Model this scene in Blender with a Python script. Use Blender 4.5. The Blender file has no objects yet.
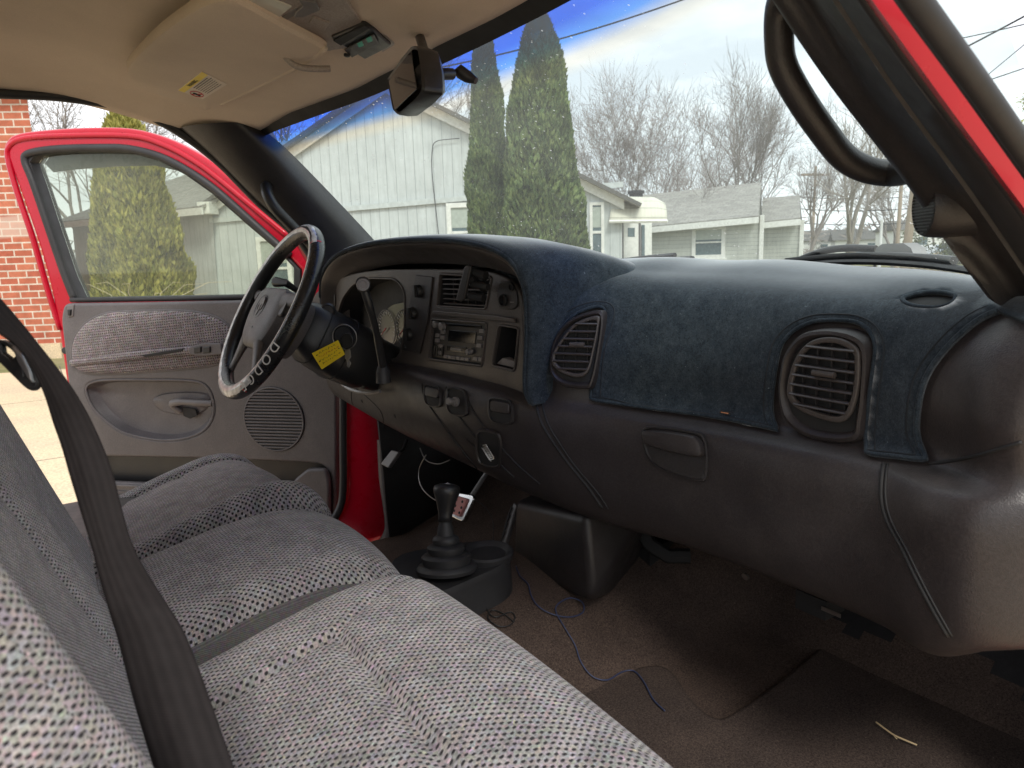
import bpy, bmesh, math, random
from math import *
from mathutils import Vector, Matrix
from mathutils.bvhtree import BVHTree
from mathutils.geometry import delaunay_2d_cdt

random.seed(7)
S = bpy.context.scene
COL = S.collection

# ------------------------------------------------------------------ camera, world, sun, exposure
CAM = Vector((0.0, -1.0, 0.0))
FOC = 700.0
YAW, PIT, ROL = radians(56), radians(10.2), radians(1.7)
GZ = -1.35                                   # the ground under the truck (eye height is z = 0)
r0 = Vector((sin(YAW), -cos(YAW), 0))
FW = Vector((cos(YAW)*cos(PIT), sin(YAW)*cos(PIT), -sin(PIT)))
u0 = r0.cross(FW)
RT = r0*cos(ROL) - u0*sin(ROL)
UP = u0*cos(ROL) + r0*sin(ROL)
cd = bpy.data.cameras.new('camera'); cam = bpy.data.objects.new('camera', cd); COL.objects.link(cam)
S.camera = cam
m3 = Matrix((RT, UP, -FW)).transposed()
cam.matrix_world = Matrix.Translation(CAM) @ m3.to_4x4()
cd.sensor_width = 36; cd.lens = 36*FOC/1024
cd.clip_start = 0.02; cd.clip_end = 2000
cd.dof.use_dof = True; cd.dof.focus_distance = 1.25; cd.dof.aperture_fstop = 13.0

SUN_EL, SUN_AZ = radians(48), radians(200)
w = bpy.data.worlds.new('World'); S.world = w; w.use_nodes = True
nt = w.node_tree; nt.nodes.clear()
out = nt.nodes.new('ShaderNodeOutputWorld'); bg = nt.nodes.new('ShaderNodeBackground')
sky = nt.nodes.new('ShaderNodeTexSky'); sky.sky_type = 'NISHITA'; sky.sun_disc = False
sky.sun_elevation = SUN_EL; sky.sun_rotation = SUN_AZ; sky.air_density = 1.2; sky.dust_density = 3.0
tc = nt.nodes.new('ShaderNodeTexCoord'); mp = nt.nodes.new('ShaderNodeMapping'); mp.inputs['Scale'].default_value = (1.0, 1.0, 3.2)
nz = nt.nodes.new('ShaderNodeTexNoise'); nz.inputs['Scale'].default_value = 2.3; nz.inputs['Detail'].default_value = 6; nz.inputs['Roughness'].default_value = .55
rp = nt.nodes.new('ShaderNodeValToRGB')
rp.color_ramp.elements[0].position = .33; rp.color_ramp.elements[0].color = (6.3, 6.6, 7.1, 1)
rp.color_ramp.elements[1].position = .62; rp.color_ramp.elements[1].color = (11.0, 11.1, 11.3, 1)
mx = nt.nodes.new('ShaderNodeMixRGB'); mx.inputs[0].default_value = .9
nt.links.new(tc.outputs['Generated'], mp.inputs[0]); nt.links.new(mp.outputs[0], nz.inputs['Vector'])
nt.links.new(nz.outputs['Fac'], rp.inputs[0]); nt.links.new(sky.outputs[0], mx.inputs[1]); nt.links.new(rp.outputs[0], mx.inputs[2])
nt.links.new(mx.outputs[0], bg.inputs[0]); bg.inputs[1].default_value = 0.10
nt.links.new(bg.outputs[0], out.inputs[0])
sd = bpy.data.lights.new('sun', 'SUN'); sd.energy = 1.5; sd.angle = radians(14); sd.color = (1.0, .95, .87)
so = bpy.data.objects.new('sun', sd); COL.objects.link(so)
# sun direction (towards the sun), kept equal to the sky's
sv = Vector((sin(SUN_AZ)*cos(SUN_EL), cos(SUN_AZ)*cos(SUN_EL), sin(SUN_EL)))
so.rotation_euler = sv.to_track_quat('Z', 'Y').to_euler()
S.view_settings.view_transform = 'Standard'; S.view_settings.look = 'None'
S.view_settings.exposure = 0.72; S.view_settings.gamma = 1.0
S.render.engine = 'CYCLES'; S.cycles.max_bounces = 10; S.cycles.diffuse_bounces = 6; S.cycles.transparent_max_bounces = 24
S.cycles.sample_clamp_indirect = 6

# ------------------------------------------------------------------ placing helpers
def ray(x, y):
    return FW + RT*((x-512)/FOC) + UP*((384-y)/FOC)
def P(x, y, X=None, Y=None, Z=None, D=None):
    d = ray(x, y)
    if D is not None: t = D
    elif X is not None: t = (X-CAM.x)/d.x
    elif Y is not None: t = (Y-CAM.y)/d.y
    else: t = (Z-CAM.z)/d.z
    return CAM + d*t
class Plane:
    def __init__(s, o, e1, e2):
        s.o = Vector(o); s.e1 = Vector(e1).normalized(); e2 = Vector(e2)
        s.n = s.e1.cross(e2).normalized(); s.e2 = s.n.cross(s.e1)
    def px(s, x, y):
        d = ray(x, y); t = (s.o-CAM).dot(s.n)/d.dot(s.n); p = CAM+d*t-s.o
        return (p.dot(s.e1), p.dot(s.e2))
    def at(s, a, b, c=0): return s.o+s.e1*a+s.e2*b+s.n*c
    def pts(s, l): return [s.px(*q) for q in l]
    def mat(s, c=0):
        m = Matrix((s.e1, s.e2, s.n)).transposed().to_4x4(); m.translation = s.o+s.n*c; return m
    def shift(s, c): return Plane(s.o+s.n*c, s.e1, s.e2)

def cat(pts, n=6, closed=True):
    pts = [Vector(p) for p in pts]; N = len(pts); o = []
    rng = N if closed else N-1
    for i in range(rng):
        if closed: a, b, c, d = pts[i-1], pts[i], pts[(i+1) % N], pts[(i+2) % N]
        else: a, b, c, d = pts[max(i-1, 0)], pts[i], pts[i+1], pts[min(i+2, N-1)]
        for k in range(n):
            t = k/n
            o.append(.5*((2*b)+(c-a)*t+(2*a-5*b+4*c-d)*t*t+(3*b-a-3*c+d)*t**3))
    if not closed: o.append(pts[-1].copy())
    return o
def rrect(w, h, r, n=5, cx=0, cy=0):
    o = []
    for sx, sy, a0 in ((1, 1, 0), (-1, 1, 90), (-1, -1, 180), (1, -1, 270)):
        for k in range(n+1):
            a = radians(a0+90*k/n); o.append((cx+sx*(w/2-r)+r*cos(a), cy+sy*(h/2-r)+r*sin(a)))
    return o
def rounded(pts, r, n=4):
    """round the corners of a closed 2D/3D polyline"""
    pts = [Vector(p) for p in pts]; o = []; N = len(pts)
    for i in range(N):
        a, b, c = pts[i-1], pts[i], pts[(i+1) % N]
        ra = min(r, (a-b).length*.48); rc = min(r, (c-b).length*.48)
        p, q = b+(a-b).normalized()*ra, b+(c-b).normalized()*rc
        for k in range(n+1):
            t = k/n; o.append((1-t)**2*p+2*t*(1-t)*b+t*t*q)
    return o
def lerp(tab, x):
    """tab: list of (x, v) ascending, smooth interpolation"""
    if x <= tab[0][0]: return tab[0][1]
    for (a, va), (b, vb) in zip(tab, tab[1:]):
        if x <= b:
            t = (x-a)/(b-a); t = t*t*(3-2*t)*.5+t*.5
            return va+(vb-va)*t
    return tab[-1][1]

def sm(tab, x): return sum(lerp(tab, x+.009*k) for k in range(-4, 5))/9

# ------------------------------------------------------------------ object helpers
def link(o, mat=None, parent=None, label=None, cat_=None, group=None, kind=None):
    COL.objects.link(o)
    if mat is not None and o.data is not None and hasattr(o.data, 'materials') and not o.data.materials:
        for m in (mat if isinstance(mat, (list, tuple)) else [mat]): o.data.materials.append(m)
    if parent is not None:
        o.parent = parent
        if parent.type == 'EMPTY': o.matrix_parent_inverse = Matrix.Translation(-parent.location)
    if label: o['label'] = label
    if cat_: o['category'] = cat_
    if group: o['group'] = group
    if kind: o['kind'] = kind
    return o
def thing(name, loc, label, cat_, group=None):
    o = bpy.data.objects.new(name, None); o.location = loc; o.empty_display_size = .1
    return link(o, label=label, cat_=cat_, group=group)
def mesh(name, V, F, mat, parent=None, smooth=35, **k):
    me = bpy.data.meshes.new(name); me.from_pydata([tuple(v) for v in V], [], F); me.update()
    if smooth:
        me.polygons.foreach_set('use_smooth', [True]*len(me.polygons))
        if smooth < 180: me.set_sharp_from_angle(angle=radians(smooth))
    o = bpy.data.objects.new(name, me)
    return link(o, mat, parent, **k)
class MB:
    """collects faces for one mesh"""
    def __init__(s): s.V = []; s.F = []; s.M = []
    def add(s, V, F, m=0):
        n = len(s.V); s.V += [Vector(v) for v in V]; s.F += [tuple(i+n for i in f) for f in F]; s.M += [m]*len(F); return s
    def box(s, o, ex, ey, ez, m=0):
        o = Vector(o); ex = Vector(ex); ey = Vector(ey); ez = Vector(ez)
        V = [o+a*ex+b*ey+c*ez for c in (-.5, .5) for b in (-.5, .5) for a in (-.5, .5)]
        F = [(0, 2, 3, 1), (4, 5, 7, 6), (0, 1, 5, 4), (2, 6, 7, 3), (0, 4, 6, 2), (1, 3, 7, 5)]
        return s.add(V, F, m)
    def aabox(s, x0, x1, y0, y1, z0, z1, m=0):
        return s.box(((x0+x1)/2, (y0+y1)/2, (z0+z1)/2), (x1-x0, 0, 0), (0, y1-y0, 0), (0, 0, z1-z0), m)
    def tube(s, pts, r, n=8, closed=False, caps=True, m=0, flat=1.0, upv=None):
        pts = [Vector(p) for p in pts]; N = len(pts)
        rs = r if isinstance(r, (list, tuple)) else [r]*N
        T = []
        for i in range(N):
            a = pts[i-1] if (i or closed) else pts[i]; b = pts[(i+1) % N] if (i < N-1 or closed) else pts[i]
            t = b-a; T.append(t.normalized() if t.length > 1e-9 else Vector((0, 0, 1)))
        nrm = (Vector(upv) if upv is not None else (Vector((0, 0, 1)) if abs(T[0].z) < .9 else Vector((1, 0, 0))))
        V = []; F = []
        for i in range(N):
            if upv is not None: nrm = Vector(upv)
            nrm = nrm-T[i]*nrm.dot(T[i]); nrm = nrm.normalized() if nrm.length > 1e-6 else T[i].orthogonal().normalized()
            b = T[i].cross(nrm)
            for k in range(n):
                a = 2*pi*k/n; V.append(pts[i]+b*(cos(a)*rs[i])+nrm*(sin(a)*rs[i]*flat))
        L = N if closed else N-1
        for i in range(L):
            for k in range(n):
                a = i*n+k; b = i*n+(k+1) % n; c = ((i+1) % N)*n+(k+1) % n; d = ((i+1) % N)*n+k
                F.append((a, b, c, d))
        if caps and not closed:
            F.append(tuple(reversed(range(n)))); F.append(tuple((N-1)*n+k for k in range(n)))
        return s.add(V, F, m)
    def lathe(s, o, ax, prof, n=24, m=0):
        """prof: (radius, height along ax)"""
        o = Vector(o); ax = Vector(ax).normalized(); e = ax.orthogonal().normalized(); f = ax.cross(e)
        V = []; F = []
        for (r, h) in prof:
            for k in range(n):
                a = 2*pi*k/n; V.append(o+ax*h+(e*cos(a)+f*sin(a))*r)
        for i in range(len(prof)-1):
            for k in range(n):
                F.append((i*n+k, i*n+(k+1) % n, (i+1)*n+(k+1) % n, (i+1)*n+k))
        F.append(tuple(reversed(range(n)))); F.append(tuple((len(prof)-1)*n+k for k in range(n)))
        return s.add(V, F, m)
    def loft(s, rings, closed=True, cap0=False, cap1=False, m=0):
        n = len(rings[0]); V = [v for r in rings for v in r]; F = []
        for i in range(len(rings)-1):
            for k in range(n if closed else n-1):
                F.append((i*n+k, i*n+(k+1) % n, (i+1)*n+(k+1) % n, (i+1)*n+k))
        if cap0: F.append(tuple(reversed(range(n))))
        if cap1: F.append(tuple((len(rings)-1)*n+k for k in range(n)))
        return s.add(V, F, m)
    def build(s, name, mat, parent=None, smooth=35, fix=False, **k):
        o = mesh(name, s.V, s.F, mat, parent, smooth, **k)
        if isinstance(mat, (list, tuple)) and len(mat) > 1: o.data.polygons.foreach_set('material_index', s.M)
        if fix:
            bm = bmesh.new(); bm.from_mesh(o.data); bmesh.ops.recalc_face_normals(bm, faces=bm.faces); bm.to_mesh(o.data); bm.free()
        return o
DG = None
def from_curve(cu, M, name, mat, parent=None, smooth=35, **k):
    t = bpy.data.objects.new('tmp', cu); COL.objects.link(t)
    me = bpy.data.meshes.new_from_object(t.evaluated_get(bpy.context.evaluated_depsgraph_get()))
    bpy.data.objects.remove(t); bpy.data.curves.remove(cu)
    me.transform(M); me.materials.clear(); me.name = name
    me.polygons.foreach_set('use_smooth', [True]*len(me.polygons)); me.set_sharp_from_angle(angle=radians(smooth))
    return link(bpy.data.objects.new(name, me), mat, parent, **k)
def plate(name, pl, outs, th, bev, mat, parent=None, c=0, res=3, **k):
    """flat plate with holes on a plane: its front face lies at height c over the plane, th thick"""
    cu = bpy.data.curves.new(name, 'CURVE'); cu.dimensions = '2D'; cu.fill_mode = 'BOTH'
    for o in outs:
        sp = cu.splines.new('POLY'); sp.points.add(len(o)-1)
        for i, q in enumerate(o): sp.points[i].co = (q[0], q[1], 0, 1)
        sp.use_cyclic_u = True
    bev = min(bev, th/2-1e-5)
    cu.extrude = th/2-bev; cu.bevel_depth = bev; cu.bevel_resolution = res; cu.offset = -bev
    return from_curve(cu, pl.mat(c-th/2), name, mat, parent, **k)
def text(name, body, M, size, mat, parent=None, ext=.0003, align='CENTER', **k):
    cu = bpy.data.curves.new(name, 'FONT'); cu.body = body; cu.size = size; cu.extrude = ext; cu.align_x = align; cu.align_y = 'CENTER'
    return from_curve(cu, M, name, mat, parent, **k)
def dome(name, pl, outline, prof, mat, parent=None, c=0, cen=None, cap=True, **k):
    """outline scaled towards its centre ring by ring; prof = (scale, height)"""
    o = [Vector((q[0], q[1])) for q in outline]
    ce = Vector(cen) if cen else sum(o, Vector((0, 0)))/len(o)
    mb = MB(); rings = []
    for s, h in prof:
        rings.append([pl.at(*(ce+(q-ce)*s), c+h) for q in o])
    mb.loft(rings, cap1=cap)
    return mb.build(name, mat, parent, fix=False, **k)
def grid(fn, nu, nv, flip=False):
    V = []; F = []
    for i in range(nu+1):
        for j in range(nv+1): V.append(fn(i/nu, j/nv))
    for i in range(nu):
        for j in range(nv):
            a = i*(nv+1)+j; q = (a, a+nv+1, a+nv+2, a+1)
            F.append(tuple(reversed(q)) if flip else q)
    return V, F
def solid(o, th, off=-1):
    md = o.modifiers.new('solid', 'SOLIDIFY'); md.thickness = th; md.offset = off
def rbox(c, h, r, n=10, f=None):
    """rounded box: centre, half sizes, radius; f deforms a point"""
    V = []; F = []; idx = {}
    c = Vector(c); h = Vector(h)
    for ax in range(3):
        for sg in (-1, 1):
            a, b = (ax+1) % 3, (ax+2) % 3
            na = max(4, int(n*h[a]/max(h))+4); nb = max(4, int(n*h[b]/max(h))+4)
            g = []
            for i in range(na+1):
                row = []
                for j in range(nb+1):
                    p = Vector((0, 0, 0)); 
                    def st(t, hh):
                        # more samples near the rounded edge
                        s = 2*t-1; e = min(.5, r/hh)
                        k = .35
                        if abs(s) > 1-k: q = (1-e)+e*(abs(s)-(1-k))/k
                        else: q = (1-e)*abs(s)/(1-k)
                        return copysign(q, s)*hh
                    p[ax] = sg*h[ax]; p[a] = st(i/na, h[a]); p[b] = st(j/nb, h[b])
                    q = Vector([max(-(h[m]-r), min(h[m]-r, p[m])) for m in range(3)])
                    d = p-q
                    # cube-to-sphere on the corner region
                    d = Vector([max(-1, min(1, d[m]/r)) for m in range(3)])
                    x, y, z = d
                    d = Vector((x*sqrt(max(0, 1-y*y/2-z*z/2+y*y*z*z/3)), y*sqrt(max(0, 1-z*z/2-x*x/2+z*z*x*x/3)), z*sqrt(max(0, 1-x*x/2-y*y/2+x*x*y*y/3))))
                    w = q+d*r
                    key = (round(w.x, 6), round(w.y, 6), round(w.z, 6))
                    if key not in idx:
                        idx[key] = len(V); V.append(c+w if f is None else f(c+w))
                    row.append(idx[key])
                g.append(row)
            for i in range(na):
                for j in range(nb):
                    q = (g[i][j], g[i+1][j], g[i+1][j+1], g[i][j+1])
                    if len(set(q)) < 3: continue
                    q = tuple(dict.fromkeys(q))
                    F.append(q if sg > 0 else tuple(reversed(q)))
    return V, F
def boxuv(o, s=1.0, M=None):
    """UVs in metres, projected by the dominant normal"""
    me = o.data; uv = me.uv_layers.new(name='UVMap')
    for p in me.polygons:
        n = p.normal; ax = max(range(3), key=lambda i: abs(n[i])*(1.7 if i == 2 else 1))
        for li in p.loop_indices:
            v = me.vertices[me.loops[li].vertex_index].co
            if M: v = M @ v
            a, b = [(v.y, v.z), (v.x, v.z), (v.x, v.y)][ax]
            uv.data[li].uv = (a*s, b*s)

# ------------------------------------------------------------------ materials
def nodes(name):
    m = bpy.data.materials.new(name); m.use_nodes = True; t = m.node_tree; b = t.nodes['Principled BSDF']
    return m, t, b
def N(t, ty, **k):
    n = t.nodes.new(ty)
    for a, v in k.items():
        if a in n.inputs: n.inputs[a].default_value = v
        else: setattr(n, a, v)
    return n
def coord(t, kind='Object', scale=(1, 1, 1)):
    c = t.nodes.new('ShaderNodeTexCoord'); m = t.nodes.new('ShaderNodeMapping'); m.inputs['Scale'].default_value = scale
    t.links.new(c.outputs[kind], m.inputs[0]); return m.outputs[0]
def ramp(t, fac, els, interp='LINEAR'):
    r = t.nodes.new('ShaderNodeValToRGB'); r.color_ramp.interpolation = interp
    while len(r.color_ramp.elements) < len(els): r.color_ramp.elements.new(.5)
    for e, (p, c) in zip(r.color_ramp.elements, els):
        e.position = p; e.color = (c[0], c[1], c[2], 1) if isinstance(c, (tuple, list)) else (c, c, c, 1)
    t.links.new(fac, r.inputs[0]); return r.outputs[0]
def noise(t, vec, scale, detail=3, rough=.5, out='Fac'):
    n = t.nodes.new('ShaderNodeTexNoise'); n.inputs['Scale'].default_value = scale; n.inputs['Detail'].default_value = detail; n.inputs['Roughness'].default_value = rough
    t.links.new(vec, n.inputs['Vector']); return n.outputs[out]
def bump(t, b, h, strength, dist=.001, chain=None):
    n = t.nodes.new('ShaderNodeBump'); n.inputs['Strength'].default_value = strength; n.inputs['Distance'].default_value = dist
    t.links.new(h, n.inputs['Height'])
    if chain: t.links.new(chain, n.inputs['Normal'])
    t.links.new(n.outputs[0], b.inputs['Normal']); return n.outputs[0]
def mixc(t, f, a, b, bt='MIX'):
    n = t.nodes.new('ShaderNodeMixRGB'); n.blend_type = bt
    for i, v in enumerate((f, a, b)):
        if isinstance(v, bpy.types.NodeSocket): t.links.new(v, n.inputs[i])
        elif i == 0: n.inputs[0].default_value = v
        else: n.inputs[i].default_value = (*v, 1)
    return n.outputs[0]
def mathn(t, op, a, b=None):
    n = t.nodes.new('ShaderNodeMath'); n.operation = op
    for i, v in enumerate((a, b)):
        if v is None: continue
        if isinstance(v, bpy.types.NodeSocket): t.links.new(v, n.inputs[i])
        else: n.inputs[i].default_value = v
    return n.outputs[0]
def plain(name, col, rough=.5, metal=0, grain=0, gs=900, var=.12, vs=14, coat=0, spec=.5, dust=0):
    m, t, b = nodes(name)
    v = coord(t)
    n1 = noise(t, v, vs, 5, .6)
    c = mixc(t, 1.0, col, ramp(t, n1, [(.3, 1-var), (.7, 1+var)]), 'MULTIPLY')
    if dust:
        d = ramp(t, noise(t, v, 5, 8, .7), [(.5, 0), (.75, dust)])
        c = mixc(t, d, c, (.35, .31, .27))
    t.links.new(c, b.inputs['Base Color'])
    b.inputs['Roughness'].default_value = rough; b.inputs['Metallic'].default_value = metal
    b.inputs['Coat Weight'].default_value = coat; b.inputs['Coat Roughness'].default_value = .06
    b.inputs['Specular IOR Level'].default_value = spec
    r = ramp(t, noise(t, v, vs*2.3, 4, .6), [(.3, max(0, rough-.07)), (.7, min(1, rough+.07))]); t.links.new(r, b.inputs['Roughness'])
    if grain:
        gn = noise(t, v, gs*.42, 2, .8); c2 = mixc(t, 1, c, ramp(t, gn, [(.36, .85), (.64, 1.17)]), 'MULTIPLY'); t.links.new(c2, b.inputs['Base Color'])
        vv = t.nodes.new('ShaderNodeTexVoronoi'); vv.inputs['Scale'].default_value = gs; t.links.new(v, vv.inputs['Vector'])
        bump(t, b, mixc(t, .5, vv.outputs['Distance'], gn), min(1, grain*1.6), .0007)
    return m
M = {}
M['plastic'] = plain('dark_grained_plastic', (.023, .0205, .0212), .40, grain=.35, gs=700, dust=.03)
M['plastic_low'] = plain('mauve_grey_plastic', (.031, .0262, .0268), .41, spec=.4, grain=.3, gs=700, dust=.05)
M['bezel'] = plain('instrument_bezel_plastic', (.062, .053, .050), .38, grain=.2, gs=900, dust=.06)
M['black'] = plain('black_plastic', (.018, .018, .019), .38, grain=.15, gs=900)
M['matte'] = plain('matte_black', (.012, .012, .013), .7)
M['rubber'] = plain('black_rubber', (.022, .022, .024), .55, dust=.05)
M['pillar'] = plain('charcoal_pillar_trim', (.022, .020, .0205), .38, grain=.3, gs=800)
M['doorgrey'] = plain('grey_door_plastic', (.104, .096, .101), .42, grain=.3, gs=800, dust=.12)
M['red'] = plain('red_car_paint', (.46, .002, .020), .30, var=.04, coat=.35, spec=.30)
M['chrome'] = plain('worn_chrome', (.62, .62, .62), .22, metal=1)
M['metal'] = plain('grey_metal', (.35, .34, .33), .4, metal=1)
M['button'] = plain('grey_button', (.16, .15, .15), .4)
M['white'] = plain('white_print', (.75, .74, .72), .5)
M['yellow'] = plain('yellow_plastic_tag', (.85, .62, .02), .45, var=.04)
M['redink'] = plain('red_ink', (.5, .02, .03), .5)
M['ink'] = plain('black_ink', (.03, .03, .03), .6)
M['blue_wire'] = plain('blue_wire_sleeve', (.03, .04, .09), .45)
M['straw'] = plain('dry_straw', (.55, .42, .24), .7)
M['wood_pole'] = plain('weathered_pole_wood', (.34, .27, .2), .8)
M['wheelcover'] = plain('black_wheel_cover', (.014, .014, .015), .3, grain=.4, gs=260)
M['clear'] = plain('wheel_vinyl_glare', (.75, .75, .73), .15, var=.3, vs=60)  # pale colour standing in for highlights on the wheel cover
M['pad'] = plain('worn_pink_pad', (.62, .26, .24), .6)

def carpet(name, col, col2):
    m, t, b = nodes(name); v = coord(t)
    a = noise(t, v, 900, 2, .7); c = noise(t, v, 7, 5, .6)
    k = mixc(t, ramp(t, c, [(.35, 0), (.65, 1)]), col, col2)
    k = mixc(t, 1, k, ramp(t, mixc(t, .5, a, noise(t, v, 320, 3, .7)), [(.36, .35), (.64, 1.75)]), 'MULTIPLY')
    sp = ramp(t, noise(t, v, 160, 2, .6), [(.74, 0), (.78, 1)])
    k = mixc(t, mathn(t, 'MULTIPLY', sp, .5), k, (.35, .3, .24))
    t.links.new(k, b.inputs['Base Color']); b.inputs['Roughness'].default_value = .95
    b.inputs['Specular IOR Level'].default_value = .1
    bump(t, b, mixc(t, .4, a, noise(t, v, 250, 3)), .9, .004)
    return m
M['carpet'] = carpet('brown_carpet', (.100, .072, .059), (.064, .047, .040))
M['carpet_shade'] = plain('shade_black_carpet', (.014, .013, .014), .9, grain=.5, gs=300)  # near-black carpet colour that paints the shade below the dash
M['mat'] = carpet('brown_floor_mat', (.080, .060, .051), (.056, .043, .038))

def knit(nm='tweed_seat_knit', pu=.0094, pv=.0072, ca=(.185, .178, .179), cb=(.315, .302, .298), hc=(.024, .022, .025), ang=0):
    m, t, b = nodes(nm); uv = coord(t, 'UV')
    uv.node.inputs['Rotation'].default_value = (0, 0, ang)
    s = t.nodes.new('ShaderNodeSeparateXYZ')
    wob = N(t, 'ShaderNodeVectorMath', operation='MULTIPLY_ADD')
    wn = noise(t, uv, 60, 2, .5, 'Color'); t.links.new(wn, wob.inputs[0]); wob.inputs[1].default_value = (.0034, .0034, 0); t.links.new(uv, wob.inputs[2])
    t.links.new(wob.outputs[0], s.inputs[0])
    su = mathn(t, 'SINE', mathn(t, 'MULTIPLY', s.outputs[0], 2*pi/pu)); sv_ = mathn(t, 'SINE', mathn(t, 'MULTIPLY', s.outputs[1], 2*pi/pv))
    f = mathn(t, 'MULTIPLY', su, sv_)
    hole = ramp(t, f, [(.16, 0), (.62, 1)])
    # yarn colours change from stitch to stitch
    vo = t.nodes.new('ShaderNodeTexVoronoi'); vo.inputs['Scale'].default_value = 230; t.links.new(uv, vo.inputs['Vector'])
    hs = t.nodes.new('ShaderNodeHueSaturation'); hs.inputs['Saturation'].default_value = .42; t.links.new(vo.outputs['Color'], hs.inputs['Color'])
    base = ramp(t, noise(t, uv, 30, 4, .6), [(.35, ca), (.65, cb)])
    big = ramp(t, noise(t, uv, 420, 2, .6), [(.35, .7), (.65, 1.25)])
    tint = mixc(t, 1, hs.outputs[0], (1.0, .87, .93), 'MULTIPLY'); c = mixc(t, .14, base, tint); c = mixc(t, 1, c, big, 'MULTIPLY')
    sp = ramp(t, noise(t, uv, 150, 1, .5), [(.66, 0), (.70, 1)])
    c = mixc(t, mathn(t, 'MULTIPLY', sp, .34), c, tint)
    c = mixc(t, hole, c, hc)
    t.links.new(c, b.inputs['Base Color']); b.inputs['Roughness'].default_value = .9; b.inputs['Specular IOR Level'].default_value = .15
    b.inputs['Sheen Weight'].default_value = .15
    inv = mathn(t, 'SUBTRACT', 1.0, hole)
    h = mathn(t, 'ADD', mathn(t, 'MULTIPLY', inv, 1.0), mathn(t, 'MULTIPLY', noise(t, uv, 900, 2), .4))
    bump(t, b, h, .8, .0016)
    return m
M['knit'] = knit()
M['knit_in'] = knit('brushed_seat_insert', .0085, .0060, (.16, .145, .145), (.29, .262, .258), (.08, .072, .072))
M['knit_door'] = knit('brown_door_net_cloth', .0105, .0105, (.115, .106, .104), (.21, .194, .19), (.055, .038, .036), .7)
def rib(name, ca, cb, per=.004):
    m, t, b = nodes(name); uv = coord(t, 'UV')
    s = t.nodes.new('ShaderNodeSeparateXYZ'); t.links.new(uv, s.inputs[0])
    wv = noise(t, uv, 25, 3)
    a = mathn(t, 'ADD', mathn(t, 'MULTIPLY', s.outputs[1], 2*pi/per), mathn(t, 'MULTIPLY', wv, 3))
    f = mathn(t, 'SINE', a); n2 = noise(t, uv, 500, 2, .7)
    c = ramp(t, mathn(t, 'ADD', mathn(t, 'MULTIPLY', f, .25), n2), [(.3, ca), (.8, cb)])
    vo = noise(t, uv, 220, 2, .5, 'Color'); c = mixc(t, .10, c, vo)
    t.links.new(c, b.inputs['Base Color']); b.inputs['Roughness'].default_value = .92; b.inputs['Specular IOR Level'].default_value = .1
    b.inputs['Sheen Weight'].default_value = .3
    bump(t, b, mathn(t, 'ADD', f, n2), .4, .0008)
    return m
M['rib'] = rib('ribbed_seat_cloth', (.26, .22, .225), (.60, .53, .53), .0075)
M['rib_door'] = rib('brown_ribbed_door_cloth', (.08, .060, .060), (.36, .29, .28), .009)
M['velour'] = rib('grey_side_velour', (.05, .045, .047), (.10, .09, .092), .002)
def webbing():
    m, t, b = nodes('seat_belt_webbing'); uv = coord(t, 'UV'); s = t.nodes.new('ShaderNodeSeparateXYZ'); t.links.new(uv, s.inputs[0])
    f = mathn(t, 'SINE', mathn(t, 'MULTIPLY', s.outputs[0], 2*pi/.0085)); g = mathn(t, 'SINE', mathn(t, 'MULTIPLY', s.outputs[1], 2*pi/.0016))
    c = ramp(t, mathn(t, 'ADD', mathn(t, 'MULTIPLY', f, .2), mathn(t, 'MULTIPLY', noise(t, uv, 80, 4), 1)), [(.2, (.013, .0108, .0112)), (.9, (.021, .0175, .018))])
    t.links.new(c, b.inputs['Base Color']); b.inputs['Roughness'].default_value = .75; b.inputs['Specular IOR Level'].default_value = .2
    bump(t, b, mathn(t, 'ADD', f, mathn(t, 'MULTIPLY', g, .3)), .22, .0004)
    return m
M['web'] = webbing()
def velvet(nm='blue_grey_velour_cover', pile=True):
    m, t, b = nodes(nm); v = coord(t)
    a = noise(t, v, 700, 3, .7); c = noise(t, v, 45, 6, .75)
    k = mixc(t, ramp(t, c, [(.36, 0), (.64, 1)]), (.018, .025, .034), (.035, .045, .056))
    k = mixc(t, 1, k, ramp(t, mixc(t, .5, a, noise(t, v, 260, 4, .8)), [(.36, .45), (.64, 1.6)]), 'MULTIPLY')
    lint = ramp(t, noise(t, v, 330, 2, .6), [(.72, 0), (.78, 1)]); k = mixc(t, mathn(t, 'MULTIPLY', lint, .5), k, (.3, .34, .38))
    t.links.new(k, b.inputs['Base Color']); b.inputs['Roughness'].default_value = .9; b.inputs['Specular IOR Level'].default_value = .1
    b.inputs['Sheen Weight'].default_value = .30 if pile else .15; b.inputs['Sheen Roughness'].default_value = .38; b.inputs['Sheen Tint'].default_value = (.85, .92, 1, 1)
    bump(t, b, mixc(t, .3, noise(t, v, 420, 3, .8), c), .6, .0016)
    if not pile: return m
    sh = t.nodes.new('ShaderNodeBsdfSheen'); sh.inputs['Color'].default_value = (1.0, 1.0, 1.0, 1); sh.inputs['Roughness'].default_value = .27
    ad = t.nodes.new('ShaderNodeAddShader'); o = t.nodes['Material Output']
    t.links.new(b.outputs[0], ad.inputs[0]); t.links.new(sh.outputs[0], ad.inputs[1]); t.links.new(ad.outputs[0], o.inputs[0])
    return m
M['velvet'] = velvet(); M['binding'] = velvet('navy_edge_binding', False)
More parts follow.
